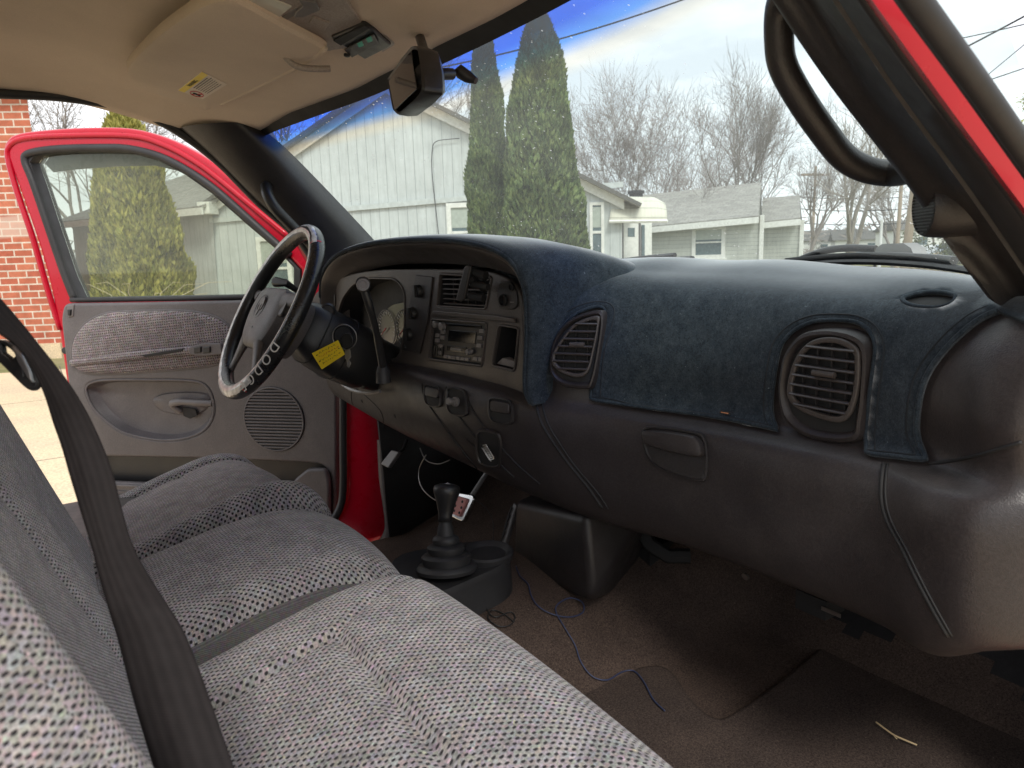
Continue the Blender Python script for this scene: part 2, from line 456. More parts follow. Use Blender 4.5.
def headcloth():
    m, t, b = nodes('beige_headliner_cloth'); v = coord(t)
    a = noise(t, coord(t, 'Object', (1, 4, 1)), 500, 3, .6); c = noise(t, v, 5, 4, .6)
    k = mixc(t, ramp(t, c, [(.35, 0), (.7, 1)]), (.68, .56, .445), (.60, .49, .39))
    k = mixc(t, 1, k, ramp(t, a, [(.3, .9), (.7, 1.1)]), 'MULTIPLY')
    t.links.new(k, b.inputs['Base Color']); b.inputs['Roughness'].default_value = .95; b.inputs['Specular IOR Level'].default_value = .1
    bump(t, b, a, .25, .001); return m
M['head'] = headcloth()
M['console'] = plain('beige_console_plastic', (.32, .27, .235), .5, grain=.2)

def glass(name, tint, shade=False, dirt=.05, mirror=.08):
    m = bpy.data.materials.new(name); m.use_nodes = True; t = m.node_tree; t.nodes.clear()
    o = t.nodes.new('ShaderNodeOutputMaterial'); tr = t.nodes.new('ShaderNodeBsdfTransparent'); gl = t.nodes.new('ShaderNodeBsdfGlossy'); gl.inputs['Roughness'].default_value = .02
    df = t.nodes.new('ShaderNodeBsdfDiffuse'); df.inputs['Color'].default_value = (.9, .93, .92, 1)
    tl = t.nodes.new('ShaderNodeBsdfTranslucent'); tl.inputs['Color'].default_value = (.9, .93, .92, 1)
    ad = t.nodes.new('ShaderNodeMixShader'); ad.inputs[0].default_value = .6; t.links.new(df.outputs[0], ad.inputs[1]); t.links.new(tl.outputs[0], ad.inputs[2])
    fr = t.nodes.new('ShaderNodeFresnel'); fr.inputs['IOR'].default_value = 1.4
    frm = mathn(t, 'MULTIPLY', fr.outputs[0], .45)
    m1 = t.nodes.new('ShaderNodeMixShader'); m2 = t.nodes.new('ShaderNodeMixShader')
    col = None
    if shade:
        u = t.nodes.new('ShaderNodeTexCoord'); s = t.nodes.new('ShaderNodeSeparateXYZ'); t.links.new(u.outputs['UV'], s.inputs[0])
        col = ramp(t, s.outputs[1], [(0, (.01, .06, .5)), (.185, (.012, .12, .70)), (.222, (.10, .34, .84)), (.255, (.80, .79, .70)), (.268, (.90, .88, .76)), (.295, tint)])
        t.links.new(col, tr.inputs['Color'])
    else: tr.inputs['Color'].default_value = (*tint, 1)
    t.links.new(frm, m1.inputs[0]); t.links.new(tr.outputs[0], m1.inputs[1]); t.links.new(gl.outputs[0], m1.inputs[2])
    v = coord(t, 'Object')
    if shade:
        vo = t.nodes.new('ShaderNodeTexVoronoi'); vo.inputs['Scale'].default_value = 120; vo.inputs['Randomness'].default_value = 1; t.links.new(v, vo.inputs['Vector'])
        rnd = t.nodes.new('ShaderNodeSeparateColor'); t.links.new(vo.outputs['Color'], rnd.inputs[0])
        size = mathn(t, 'MULTIPLY', mathn(t, 'POWER', rnd.outputs[0], 2.6), .24)
        spot = mathn(t, 'LESS_THAN', vo.outputs['Distance'], size)
        clus = ramp(t, noise(t, v, 6, 3), [(.40, .12), (.60, 1)])
        spot = mathn(t, 'MULTIPLY', mathn(t, 'MULTIPLY', spot, clus), .6)
        haze = ramp(t, noise(t, v, 3, 5, .6), [(.3, dirt*.7), (.7, dirt*1.4)])
        fac = mathn(t, 'MAXIMUM', spot, haze)
    else:
        fac = ramp(t, noise(t, v, 5, 5, .6), [(.3, dirt*.6), (.7, dirt*1.4)])
    t.links.new(fac, m2.inputs[0]); t.links.new(m1.outputs[0], m2.inputs[1]); t.links.new(ad.outputs[0], m2.inputs[2])
    t.links.new(m2.outputs[0], o.inputs[0]); return m
M['windshield'] = glass('windshield_glass', (.84, .92, .90), True, .085)
M['doorglass'] = glass('door_window_glass', (.80, .84, .78), False, .05)
M['mirror'] = plain('mirror_silver', (.17, .19, .23), .03, metal=1, var=0)
def screen(name, col, e=0, ecol=(0, 0, 0)):
    m, t, b = nodes(name); b.inputs['Base Color'].default_value = (*col, 1); b.inputs['Roughness'].default_value = .12
    if e: b.inputs['Emission Color'].default_value = (*ecol, 1); b.inputs['Emission Strength'].default_value = e
    return m
M['screen'] = screen('dark_screen', (.006, .007, .009))
M['lens'] = screen('clear_lamp_lens', (.62, .60, .52))
M['digits'] = screen('green_display_digits', (.04, .16, .11), .03, (.1, .8, .5))
M['gauge'] = screen('gauge_face', (.10, .095, .09))

# ================================================================== the truck (one thing, with its parts)
TR = thing('pickup_truck', (.3, 0, GZ), 'red pickup truck seen from inside its cab, grey tweed bench seat, open driver door', 'pickup truck')

# ---- dashboard body: a lofted surface S(y, t)
YS = [-.80, -.765, -.73, -.69, -.62, -.50, -.30, -.20, -.12, -.06, .10, .40, .74]
ROWS = [  # (X per station), (Z per station)
 ([.82, .84, .87, .90, .98, 1.06, 1.15, 1.17, 1.18, 1.18, 1.18, 1.10, .85], [-.075, -.068, -.063, -.06, -.058, -.055, -.045, -.04, -.04, -.04, -.04, -.04, -.05]),
 ([.79, .80, .82, .85, .90, .97, 1.02, 1.03, 1.04, 1.03, 1.02, .97, .82], [-.070, -.058, -.052, -.046, -.042, -.036, -.024, -.022, -.020, -.02, -.020, -.020, -.03]),
 ([.78, .755, .765, .80, .835, .875, .89, .86, .82, .83, .84, .84, .78], [-.09, -.070, -.060, -.055, -.050, -.045, -.036, -.032, -.028, -.028, -.03, -.03, -.04]),
 ([.78, .722, .727, .75, .785, .805, .800, .755, .705, .74, .76, .74, .74], [-.125, -.108, -.098, -.090, -.082, -.075, -.070, -.066, -.062, -.066, -.07, -.07, -.07]),
 ([.80, .722, .712, .733, .765, .782, .770, .722, .672, .71, .72, .70, .70], [-.17, -.162, -.160, -.157, -.150, -.145, -.145, -.145, -.145, -.14, -.14, -.14, -.14]),
 ([.80, .726, .718, .740, .768, .783, .770, .722, .668, .70, .70, .67, .67], [-.218, -.218, -.218, -.220, -.222, -.225, -.23, -.228, -.222, -.205, -.20, -.20, -.20]),
 ([.755, .716, .699, .706, .742, .755, .742, .700, .650, .635, .615, .60, .60], [-.232, -.233, -.234, -.237, -.240, -.245, -.250, -.246, -.242, -.235, -.225, -.225, -.225]),
 ([.76, .712, .692, .698, .728, .742, .730, .692, .650, .632, .60, .595, .595], [-.30, -.30, -.305, -.31, -.32, -.32, -.32, -.318, -.312, -.30, -.29, -.28, -.27]),
 ([.78, .735, .712, .72, .75, .762, .750, .715, .685, .665, .645, .625, .615], [-.365, -.375, -.385, -.41, -.42, -.425, -.425, -.42, -.41, -.40, -.385, -.365, -.335]),
 ([.86, .79, .79, .80, .81, .82, .82, .80, .78, .76, .73, .71, .69], [-.385, -.395, -.41, -.445, -.45, -.452, -.452, -.445, -.435, -.425, -.41, -.385, -.355]),
 ([1.1, 1.1, 1.1, 1.12, 1.15, 1.2, 1.2, 1.2, 1.2, 1.2, 1.2, 1.2, 1.15], [-.39, -.40, -.42, -.45, -.455, -.455, -.455, -.45, -.44, -.43, -.42, -.39, -.36]),
]
def row_at(k, y):
    xs, zs = ROWS[k]
    y = max(YS[0], min(YS[-1], y))
    for i in range(len(YS)-1):
        if y <= YS[i+1]: break
    def cr(v):
        a = v[max(i-1, 0)]; b = v[i]; c = v[i+1]; d = v[min(i+2, len(v)-1)]
        ha, hb, hc = YS[i]-YS[max(i-1, 0)] or 1, YS[i+1]-YS[i], YS[min(i+2, len(v)-1)]-YS[i+1] or 1
        t = (y-YS[i])/hb
        mb = ((c-b)/hb*ha+(b-a)/ha*hb)/(ha+hb)*hb if i else (c-b)
        mc = ((d-c)/hc*hb+(c-b)/hb*hc)/(hb+hc)*hb if i+2 < len(v) else (c-b)
        return (2*t**3-3*t*t+1)*b+(t**3-2*t*t+t)*mb+(-2*t**3+3*t*t)*c+(t**3-t*t)*mc
    return cr(xs), cr(zs)
NR = len(ROWS)-1
def dash(y, t, off=0.0):
    s = max(0, min(NR-1e-6, t)); i = int(s); f = s-i
    p = [row_at(max(0, min(NR, i+k)), y) for k in (-1, 0, 1, 2)]
    o = []
    # centripetal-like catmull-rom with limited tangents
    for c in (0, 1):
        a, b, cc, d = (q[c] for q in p)
        L = [sqrt((p[k+1][0]-p[k][0])**2+(p[k+1][1]-p[k][1])**2)+1e-6 for k in range(3)]
        mb = ((cc-b)/L[1]*L[0]+(b-a)/L[0]*L[1])/(L[0]+L[1])*L[1] if i > 0 else cc-b
        mc = ((d-cc)/L[2]*L[1]+(cc-b)/L[1]*L[2])/(L[1]+L[2])*L[1] if i < NR-1 else cc-b
        o.append((2*f**3-3*f*f+1)*b+(f**3-2*f*f+f)*mb+(-2*f**3+3*f*f)*cc+(f**3-f*f)*mc)
    v = Vector((o[0], y, o[1]))
    if off:
        e = .012
        du = dash(min(.739, y+e), t)-dash(max(-.799, y-e), t); dt = dash(y, t+e)-dash(y, t-e)
        n = du.cross(dt)
        if n.length > 1e-9: v = v+n.normalized()*off
    return v
ny, ntt = 190, 120
Vd = []; Fd = []
ysamp = [YS[0]+(YS[-1]-YS[0])*i/ny for i in range(ny+1)]
for y in ysamp:
    for j in range(ntt+1): Vd.append(dash(y, NR*j/ntt))
for i in range(ny):
    for j in range(ntt):
        a = i*(ntt+1)+j; Fd.append((a, a+1, a+ntt+2, a+ntt+1))
BV = BVHTree.FromPolygons(Vd, Fd)
# check the normal direction: it must face -X at the front face
t_ = (Vd[Fd[60][1]]-Vd[Fd[60][0]]).cross(Vd[Fd[60][2]]-Vd[Fd[60][0]])
# right end cap, rounded: rings shrinking inwards in y
cap = []
nbase = len(Vd)
c0 = Vector((.92, -.80, -.24))
prev = list(range(ntt+1))
for s, dy in ((.985, -.012), (.95, -.022), (.85, -.028), (.5, -.032), (.0, -.034)):
    idx = []
    for j in range(ntt+1):
        v = Vd[j]; q = c0+(v-c0)*s; q.y = -.80+dy; idx.append(len(Vd)); Vd.append(q)
    for j in range(ntt): Fd.append((prev[j], idx[j], idx[j+1], prev[j+1]))
    prev = idx
dashb = mesh('dashboard', Vd, [tuple(reversed(f)) for f in Fd], M['plastic_low'], TR, 60)

def hit(x, y, off=0.0):
    p, n, i, d = BV.ray_cast(CAM, ray(x, y).normalized())
    if p is None: return P(x, y, X=.75), Vector((-1, 0, 0))
    if n.dot(ray(x, y)) > 0: n = -n
    return p+n*off, n
def on_dash(pts, off=.001, n=5, closed=False):
    """pixel polyline laid on the dashboard surface"""
    q = cat([(a, b, 0) for a, b in pts], n, closed)
    return [hit(v.x, v.y, off)[0] for v in q]
def lplane(px, py, off=0.0, win=14):
    """local plane on the dashboard at a pixel"""
    p, n = hit(px, py)
    ns = n.copy()
    for dx in (-win, 0, win):
        for dy in (-win, 0, win):
            ns += hit(px+dx, py+dy)[1]
    n = ns.normalized(); e1 = Vector((0, 0, 1)).cross(n).normalized()     # e1 along +/-y, e2 up
    return Plane(p+n*off, e1, n.cross(e1))

def inv(p):
    """(y, t) of a point near the dashboard surface"""
    best = None; y = max(YS[0]+.001, min(YS[-1]-.001, p.y))
    for j in range(0, 161):
        t = NR*j/160; d = (dash(y, t)-p).length
        if best is None or d < best[0]: best = (d, t)
    t = best[1]; st = NR/160
    for _ in range(5):
        st /= 2
        for tt in (t-st, t+st):
            d = (dash(y, tt)-p).length
            if d < best[0]: best = (d, tt)
        t = best[1]
    return (y, t)
def pyt(l, closed=False, n=5):
    q = cat([(a, b, 0) for a, b in l], n, closed)
    return [Vector(inv(hit(v.x, v.y)[0])) for v in q]

# ---- seams on the dashboard
def seam(pts, r=.0022, mat='matte', off=.0002, name='panel_seam'):
    mb = MB(); mb.tube(on_dash(pts, off), r, 6); return mb.build(name, M[mat], dashb, 180)
seam([(422, 384), (425, 398), (436, 415), (450, 434), (466, 455), (482, 474)], .002)
seam([(446, 387), (450, 402), (462, 420), (478, 440), (495, 459), (514, 477)], .002)
seam([(464, 390), (470, 405), (482, 424), (500, 446), (520, 467), (540, 484)], .002)
seam([(538, 394), (537, 407), (542, 424), (553, 442), (568, 463), (590, 490), (602, 508)], .0026)
seam([(544, 394), (543, 408), (549, 426), (560, 444), (575, 466), (597, 492), (608, 509)], .0018)
seam([(884, 464), (882, 478), (882, 500), (888, 522), (902, 548), (915, 575), (930, 604), (948, 636)], .0026)
seam([(888, 464), (886, 478), (886, 500), (892, 522), (906, 548), (919, 575), (934, 604), (952, 636)], .0014)
seam([(929, 464), (950, 461), (975, 456), (1000, 449), (1022, 442)], .002)
seam([(466, 439), (476, 447), (488, 452)], .0012)

# ---- glove box handle: recessed bowl and paddle
def oval(pl, cx, cy, w, h, r, n=5): return rrect(w, h, r, n, cx, cy)
gp = lplane(677, 452, .001)
O = [gp.px(*q) for q in [(648, 428), (690, 432), (705, 440), (707, 470), (700, 480), (668, 471), (652, 460), (645, 442)]]
O = [(v.x, v.y) for v in cat([(a, b, 0) for a, b in O], 5)]
dome('glove_box_handle_recess', gp, O, [(1.06, -.001), (1.04, .003), (.99, .0035), (.95, .0015), (.88, .001), (.3, .0008)], M['plastic'], dashb, c=.0008)
O2 = [gp.px(*q) for q in [(649, 430), (690, 434), (703, 441), (705, 455), (690, 455), (655, 446), (647, 441)]]
O2 = [(v.x, v.y) for v in cat([(a, b, 0) for a, b in O2], 5)]
dome('glove_box_handle', gp, O2, [(1.0, .0), (1.0, .008), (.96, .0115), (.85, .0135), (.5, .0145), (.1, .015)], M['plastic_low'], dashb, c=.001)

# ---- small controls in the lower centre panel
def oval_button(cx, cy, w, h, name='dash_switch', handle=True):
    pl = lplane(cx, cy, .0008, 5)
    o = [pl.px(cx+w/2*x, cy+h/2*y) for x, y in [(-.8, -1), (.5, -.9), (.95, -.5), (1, .4), (.8, .95), (-.4, .9), (-.9, .5), (-1, -.4)]]
    o = [(v.x, v.y) for v in cat([(a, b, 0) for a, b in o], 5)]
    e = dome(name, pl, o, [(1.15, -.001), (1.12, .003), (1.02, .0035), (.98, .001)], M['plastic'], dashb)
    dome('switch_recess', pl, o, [(1.0, .001), (.9, .0012)], M['matte'], e)
    if handle:
        ce = sum((Vector(q) for q in o), Vector((0, 0)))/len(o); hw = max(q[0] for q in o)-ce.x; hh = max(q[1] for q in o)-ce.y
        dome('switch_paddle', pl, rrect(hw*1.7, hh*.95, hh*.3, 4, ce.x, ce.y+hh*.35), [(1, .001), (1, .004), (.92, .0055), (.5, .006)], M['plastic_low'], e)
    return pl, o, e
oval_button(433, 396, 15, 20); oval_button(501, 411, 22, 24)
pl, o, e = oval_button(457, 402, 18, 26, 'lighter_socket', False)
c_ = sum((Vector(q) for q in o), Vector((0, 0)))/len(o)
MB().lathe(pl.at(c_.x, c_.y, 0), pl.n, [(.009, 0), (.009, .006), (.006, .008), (.0055, .017), (.007, .018), (.006, .021), (.001, .021)], 16).build('socket_knob', M['button'], e)
pl, o, e = oval_button(489, 449, 22, 34, 'cable_opening', False)
mb = MB(); cc = [P(484+8*k/40+3*sin(k*1.25), 446+13*k/40+2.2*cos(k*1.25), X=hit(489, 449)[0].x-.008) for k in range(41)]
mb.tube(cc, .0011, 5).build('coiled_lead', M['metal'], e)
MB().lathe(P(470, 407, X=hit(470, 420)[0].x-.002), (-1, 0, 0), [(.004, 0), (.003, .002), (.001, .002)], 8)
# fuse door lines and screw holes on the knee panel
for q in ((395, 416), (362, 401)):
    p, n = hit(*q, .0005); MB().lathe(p, n, [(.004, 0), (.0036, .001), (.001, .0005)], 10).build('screw_recess', M['matte'], dashb)
seam([(355, 387), (380, 410), (384, 428)], .0012); seam([(352, 383), (352, 402), (360, 412)], .0012)
# metal lip under the steering column
mb = MB(); mb.tube(cat([P(342, 384, X=.575), P(352, 390, X=.57), P(368, 393, X=.57), (P(380, 391, X=.575))], 4, False), [.004]*13, 6).build('column_lower_trim', M['metal'], dashb)
# things hanging under the dash on the passenger side
mb = MB(); mb.box(P(820, 600, X=.93), (.05, 0, 0), (0, .05, 0), (0, 0, .03)); mb.build('wiring_box', M['matte'], dashb)
mb = MB()
mb.box(P(655, 548, X=.98), (.10, 0, 0), (0, .07, 0), (0, 0, .05))
mb.build('wiring_box', M['matte'], dashb)
mb = MB()
mb.tube([P(640, 528, X=.9), P(650, 545, X=.9), P(668, 556, X=.92), P(690, 556, X=.95)], .014, 8)
mb.build('heater_duct', M['matte'], dashb)
MB().lathe(P(746, 576, X=.86), (-1, 0, -.3), [(.006, 0), (.006, .003), (.001, .004)], 12).build('screw', M['metal'], dashb)
mb = MB(); mb.box(P(831, 612, X=.9), (.001, 0, 0), (0, .03, 0), (0, 0, .006)).build('metal_bracket', M['metal'], dashb)

# ---- air vents on the passenger side of the dash
def vent(cx, cy, frame_px, grid_px, nslat, nvane, name='air_vent'):
    pl = lplane(cx, cy, .002, 20)
    fr = [(v.x, v.y) for v in cat([(*pl.px(*q), 0) for q in frame_px], 5)]
    gr = [(v.x, v.y) for v in cat([(*pl.px(*q), 0) for q in grid_px], 5)]
    e = dome(name, pl, fr, [(1.03, -.02), (1.02, .004), (.99, .009), (.93, .0105), (.88, .008), (.84, .003)], M['plastic_low'], dashb, cap=False)
    dome('vent_back', pl, fr, [(.9, .0035), (.3, .0034)], M['matte'], e)
    # ring of the louvre barrel
    ring = plate('vent_ring', pl, [gr, [tuple(Vector(q)*.86+sum((Vector(z) for z in gr), Vector((0, 0)))/len(gr)*.14) for q in gr]], .006, .002, M['bezel'], e, c=.013)
    xs = [q[0] for q in gr]; ys = [q[1] for q in gr]
    def span(v, ax):
        o = []
        for i in range(len(gr)):
            a, b = gr[i-1], gr[i]
            if (a[ax]-v)*(b[ax]-v) < 0:
                t = (v-a[ax])/(b[ax]-a[ax]); o.append(a[1-ax]+t*(b[1-ax]-a[1-ax]))
        return (min(o), max(o)) if len(o) > 1 else None
    sl = MB(); H = max(ys)-min(ys)
    for k in range(1, nslat+1):
        v = min(ys)+H*(k+.1)/(nslat+1.2); s = span(v, 1)
        if s: a, b = s; w = (b-a)*.06; sl.tube([pl.at(a+w, v, .0105), pl.at((a+b)/2, v, .0115), pl.at(b-w, v, .0105)], .0021, 8, upv=pl.n, flat=2.4)
    sl.build('louvre', M['bezel'], e)
    vn = MB(); W = max(xs)-min(xs)
    for k in range(1, nvane+1):
        v = min(xs)+W*k/(nvane+1); s = span(v, 0)
        if s: a, b = s; d = (b-a)*.06; vn.tube([pl.at(v, a+d, .006), pl.at(v, b-d, .006)], .0013, 6, upv=pl.n, flat=1.8)
    vn.build('vane', M['plastic'], e)
    c = sum((Vector(q) for q in gr), Vector((0, 0)))/len(gr)
    MB().tube([pl.at(c.x-W*.15, c.y+H*.05, .016), pl.at(c.x+W*.15, c.y+H*.05, .016)], .0038, 10, upv=pl.n, flat=.9).build('vent_tab', M['bezel'], e)
    return e
vent(829, 380, [(790, 352), (806, 334), (835, 330), (862, 337), (871, 352), (870, 385), (866, 420), (858, 440), (815, 437), (790, 420), (783, 395), (785, 370)],
     [(806, 350), (822, 338), (845, 337), (863, 347), (866, 362), (864, 390), (856, 414), (842, 421), (810, 411), (794, 396), (796, 372)], 7, 4)
vent(577, 348, [(560, 332), (575, 318), (598, 311), (605, 316), (602, 345), (594, 383), (585, 388), (563, 384), (552, 372), (553, 350)],
     [(567, 335), (580, 322), (600, 316), (601, 326), (596, 352), (590, 372), (578, 377), (560, 370), (554, 357)], 7, 3)

# ---- instrument hood (pod) around the cluster and radio
LIP = [(322, 292), (324, 278), (332, 265), (345, 256), (370, 249), (405, 246), (440, 246), (472, 250), (497, 258), (513, 270), (522, 286), (526, 306), (527, 340), (525, 388)]
LX = [.58, .58, .58, .58, .582, .585, .588, .592, .598, .606, .615, .622, .626, .630]
lipw = [P(a, b, X=x) for (a, b), x in zip(LIP, LX)]
lipw = [lipw[0]+Vector((0, .01, -.14)), lipw[0]+Vector((0, .008, -.06))]+lipw+[lipw[-1]+Vector((.01, 0, -.03))]
lip = cat(lipw, 5, False)
zc = Vector((.60, .30, -.14))
def ringat(dx, dz, sy, sz, rshift=0):
    o = []
    for v in lip:
        q = Vector((v.x+dx, zc.y+(v.y-zc.y)*sy, zc.z+(v.z-zc.z)*sz+dz))
        k = max(0, min(1, (.15-v.y)/.25)); q.y += rshift*k; q.x += .0
        o.append(q)
    return o
rings = [ringat(.055, .0, .90, .80), ringat(.03, .0, .945, .90), ringat(.012, 0, .975, .965), ringat(0.0, 0, .993, .993), ringat(-.003, .001, 1.003, 1.01), ringat(0, .002, 1.01, 1.025)]
MB().loft(rings, closed=False).build('instrument_hood', M['bezel'], dashb, 60)
podr = [ringat(-.001, .003, 1.008, 1.022), ringat(.004, .006, 1.014, 1.035), ringat(.03, .007, 1.016, 1.045, -.002), ringat(.07, .007, 1.018, 1.045, -.010), ringat(.12, .004, 1.02, 1.04, -.022), ringat(.18, -.006, 1.02, 1.03, -.030), ringat(.28, -.030, 1.02, 1.02, -.03), ringat(.40, -.07, 1.02, 1.0, -.03)]
PODR = podr

# bezel face of the cluster
BP = Plane((.632, .3, -.13), (.07, -1, 0), (0, 0, 1))      # e1 points to the passenger side (right in the picture), n faces the seats
def bpx(l, n=0, r=None):
    q = [Vector((*BP.px(a, b), 0)) for a, b in l]
    if r is not None: q = rounded(q, r)
    elif n: q = cat(q, n)
    return [(v.x, v.y) for v in q]
face = bpx([(312, 300), (330, 283), (352, 274), (378, 270), (410, 269), (445, 269), (480, 270), (503, 276), (516, 287), (522, 304), (524, 345), (522, 396), (500, 393), (455, 385), (420, 376), (380, 372), (330, 380), (305, 350)], 4)
h_cl = bpx([(337, 352), (336, 318), (343, 297), (353, 284), (370, 278), (396, 279), (405, 290), (405, 330), (400, 357), (372, 366)], r=.02)
h_v = bpx([(440, 274), (492, 277), (486, 309), (437, 306)], r=.006)
h_r = bpx([(432, 319), (487, 323), (482, 366), (429, 359)], r=.005)
h_c = bpx([(499, 325), (519, 328), (515, 371), (492, 365)], r=.008)
bz = plate('instrument_bezel', BP, [face, h_cl, h_v, h_r, h_c], .012, .0035, M['bezel'], dashb, c=.0)
def well(name, out, depth, mat, parent, sc=.96, c=-.006):
    return dome(name, BP, out, [(1.0, 0), (sc, -depth), (.3, -depth-.0005)], mat, parent, c=c)
cl = well('instrument_cluster', h_cl, .050, M['matte'], dashb, .93)
well('vent_cavity', h_v, .035, M['matte'], bz); cub = well('storage_cubby', h_c, .045, M['matte'], bz, .9)
# rim around the radio / vent area
def rimtube(out, r, c, mat, name, parent):
    return MB().tube([BP.at(a, b, c) for a, b in out], r, 6, closed=True, upv=BP.n).build(name, M[mat], parent, 180)
big = bpx([(428, 312), (492, 318), (487, 372), (424, 364)], r=.008)
for o_, n_ in ((h_cl, 'cluster_rim'), (h_r, 'radio_rim'), (h_c, 'cubby_rim'), (h_v, 'vent_rim')): rimtube(o_, .0022, .0005, 'bezel', n_, bz)
plate('bezel_shelf', BP, [bpx([(436, 310), (497, 315), (516, 318), (518, 323), (492, 320), (432, 315)], r=.002)], .006, .002, M['bezel'], bz, c=.006)
# gauges behind the steering column
g0 = BP.px(386, 330); gd = -.052
cw = MB()
gl = [BP.px(352, 332), BP.px(384, 326), BP.px(397, 296)]
pg = plate('gauge_plate', BP, [bpx([(345, 350), (352, 325), (372, 306), (399, 300), (402, 352), (376, 362)], r=.01)], .003, .001, M['gauge'], cl, c=-.050)
for gx, gy, gr_ in ((g0[0], g0[1], .042), (g0[0]-.085, g0[1]-.005, .042), (g0[0]+.03, g0[1]-.035, .02)):
    MB().tube([BP.at(gx+gr_*cos(a), gy+gr_*sin(a), -.047) for a in [2*pi*k/32 for k in range(32)]], .0012, 5, closed=True).build('gauge_ring', M['button'], cl, 180)
    tk = MB()
    for k in range(22):
        a = radians(-40+260*k/21); r1 = gr_*(.80 if k % 2 else .72)
        tk.tube([BP.at(gx+r1*cos(a), gy+r1*sin(a), -.0475), BP.at(gx+gr_*.92*cos(a), gy+gr_*.92*sin(a), -.0475)], .0007, 4)
    tk.build('gauge_ticks', M['white'], cl)
    a = radians(215); MB().tube([BP.at(gx, gy, -.045), BP.at(gx+gr_*.7*cos(a), gy+gr_*.7*sin(a), -.045)], [.0016, .0006], 5).build('gauge_needle', M['redink'], cl)
# headlamp switch panel
sp = plate('switch_panel', BP, [bpx([(417, 275), (434, 277), (429, 320), (421, 354), (403, 350), (409, 312)], r=.004)], .004, .0014, M['plastic'], bz, c=.004)
def knob(q, r, h, parent, name='rotary_knob', base=.004, mat='black', grip=True):
    a, b = BP.px(*q); k = MB().lathe(BP.at(a, b, base), BP.n, [(r*1.05, 0), (r, h*.6), (r*.9, h), (r*.3, h+.0005)], 20)
    if grip: k.box(BP.at(a, b, base+h+.002), BP.e1*r*.5, BP.e2*r*1.9, BP.n*.006)
    return k.build(name, M[mat], parent)
knob((421, 291), .0125, .008, sp); knob((415, 313), .012, .008, sp); knob((411, 334), .013, .008, sp); knob((407, 347), .005, .004, sp, 'switch_button', grip=False)
dome('fog_lamp_switch', BP, [(v.x, v.y) for v in cat([(*BP.px(*q), 0) for q in [(325, 296), (332, 288), (336, 296), (334, 316), (327, 318)]], 4)], [(1, 0), (1, .003), (.9, .004)], M['plastic'], bz)
# centre vent beside the phone mount
va = MB(); a0, b0 = BP.px(441, 277); a1, b1 = BP.px(486, 306)
for k in range(6):
    b = b0-.004+(b1+.004-b0)*k/5; va.tube([BP.at(a0+.002, b, -.006), BP.at(a1+.008, b, -.006)], .0017, 6, upv=BP.n, flat=3)
cv = va.build('louvre', M['bezel'], bz)
v2 = MB()
for k in range(1, 6):
    a = a0+(a1-a0)*k/6; v2.tube([BP.at(a, b0, -.014), BP.at(a, b1, -.014)], .0012, 5, upv=BP.n, flat=3)
v2.build('vane', M['plastic'], bz)
# power outlet panel
op = plate('power_outlet_panel', BP, [bpx([(501, 281), (512, 281), (518, 292), (519, 306), (514, 310), (500, 308), (498, 294)], r=.006)], .006, .002, M['plastic'], bz, c=.004)
a, b = BP.px(506, 300); MB().lathe(BP.at(a, b, .004), BP.n, [(.010, 0), (.010, .004), (.0085, .005), (.0085, -.002), (.001, -.002)], 20).build('outlet_socket', M['matte'], op)
a, b = BP.px(514, 287); MB().lathe(BP.at(a, b, .004), BP.n, [(.006, 0), (.006, .003), (.0045, .0036), (.0045, .001), (.001, .001)], 16).build('outlet_cap', M['matte'], op)
a, b = BP.px(514, 302); plate('socket_print', BP, [rrect(.010, .0014, .0003, 2, a, b)], .001, .0003, M['button'], op, c=.0046)
# radio
rd = plate('radio', BP, [h_r], .03, .002, M['black'], dashb, c=-.006)
ra = bpx([(432, 319), (487, 323), (482, 366), (429, 359)])
def rc(u, v):  # bilinear on the radio face: u right, v down
    A, B, C_, D = [Vector(q) for q in ra]; return (A*(1-u)+B*u)*(1-v)+(D*(1-u)+C_*u)*v
def rbox2(u0_, v0_, u1_, v1_, name, mat, h=.002, r=.0012):
    q = [rc(u0_, v0_), rc(u1_, v0_), rc(u1_, v1_), rc(u0_, v1_)]; q = rounded([Vector((v.x, v.y, 0)) for v in q], r, 3)
    return plate(name, BP, [[(v.x, v.y) for v in q]], h+.002, .0006, M[mat], rd, c=-.006+h)
rbox2(.30, .24, .80, .52, 'radio_display', 'screen', .0012); rbox2(.22, .08, .88, .15, 'cassette_slot', 'screen', .0014)
rbox2(.30, .62, .66, .76, 'cd_slot', 'screen', .0015, .001); rbox2(.38, .66, .58, .72, 'cd_button', 'button', .003, .001)
for u, v in ((.10, .13), (.10, .40), (.10, .52), (.20, .30), (.20, .44), (.90, .20), (.88, .36), (.88, .54), (.74, .70), (.18, .66), (.18, .82), (.84, .86), (.94, .86)):
    rbox2(u-.04, v-.045, u+.04, v+.045, 'radio_button', 'button', .003, .001)
for k in range(6): rbox2(.26+.08*k, .86, .33+.08*k, .94, 'preset_button', 'button', .003, .0008)
for k in range(4): rbox2(.05+.05*k, .66, .08+.05*k, .90, 'slider', 'black', .003, .0005)
for u, v, r in ((.07, .12, .007), (.20, .16, .008), (.74, .71, .006)):
    q = rc(u, v); MB().lathe(BP.at(q.x, q.y, -.005), BP.n, [(r, 0), (r*.95, .008), (r*.7, .009), (.0005, .009)], 18).build('radio_knob', M['button'], rd)
# tray in the cubby
dome('cubby_tray', BP, [(v.x, v.y) for v in rounded([(*BP.px(*q), 0) for q in [(500, 358), (515, 362), (514, 369), (494, 364)]], .002)], [(1, -.02), (1, -.006), (.9, -.005)], M['button'], bz)
# defroster speaker under the oval in the cover

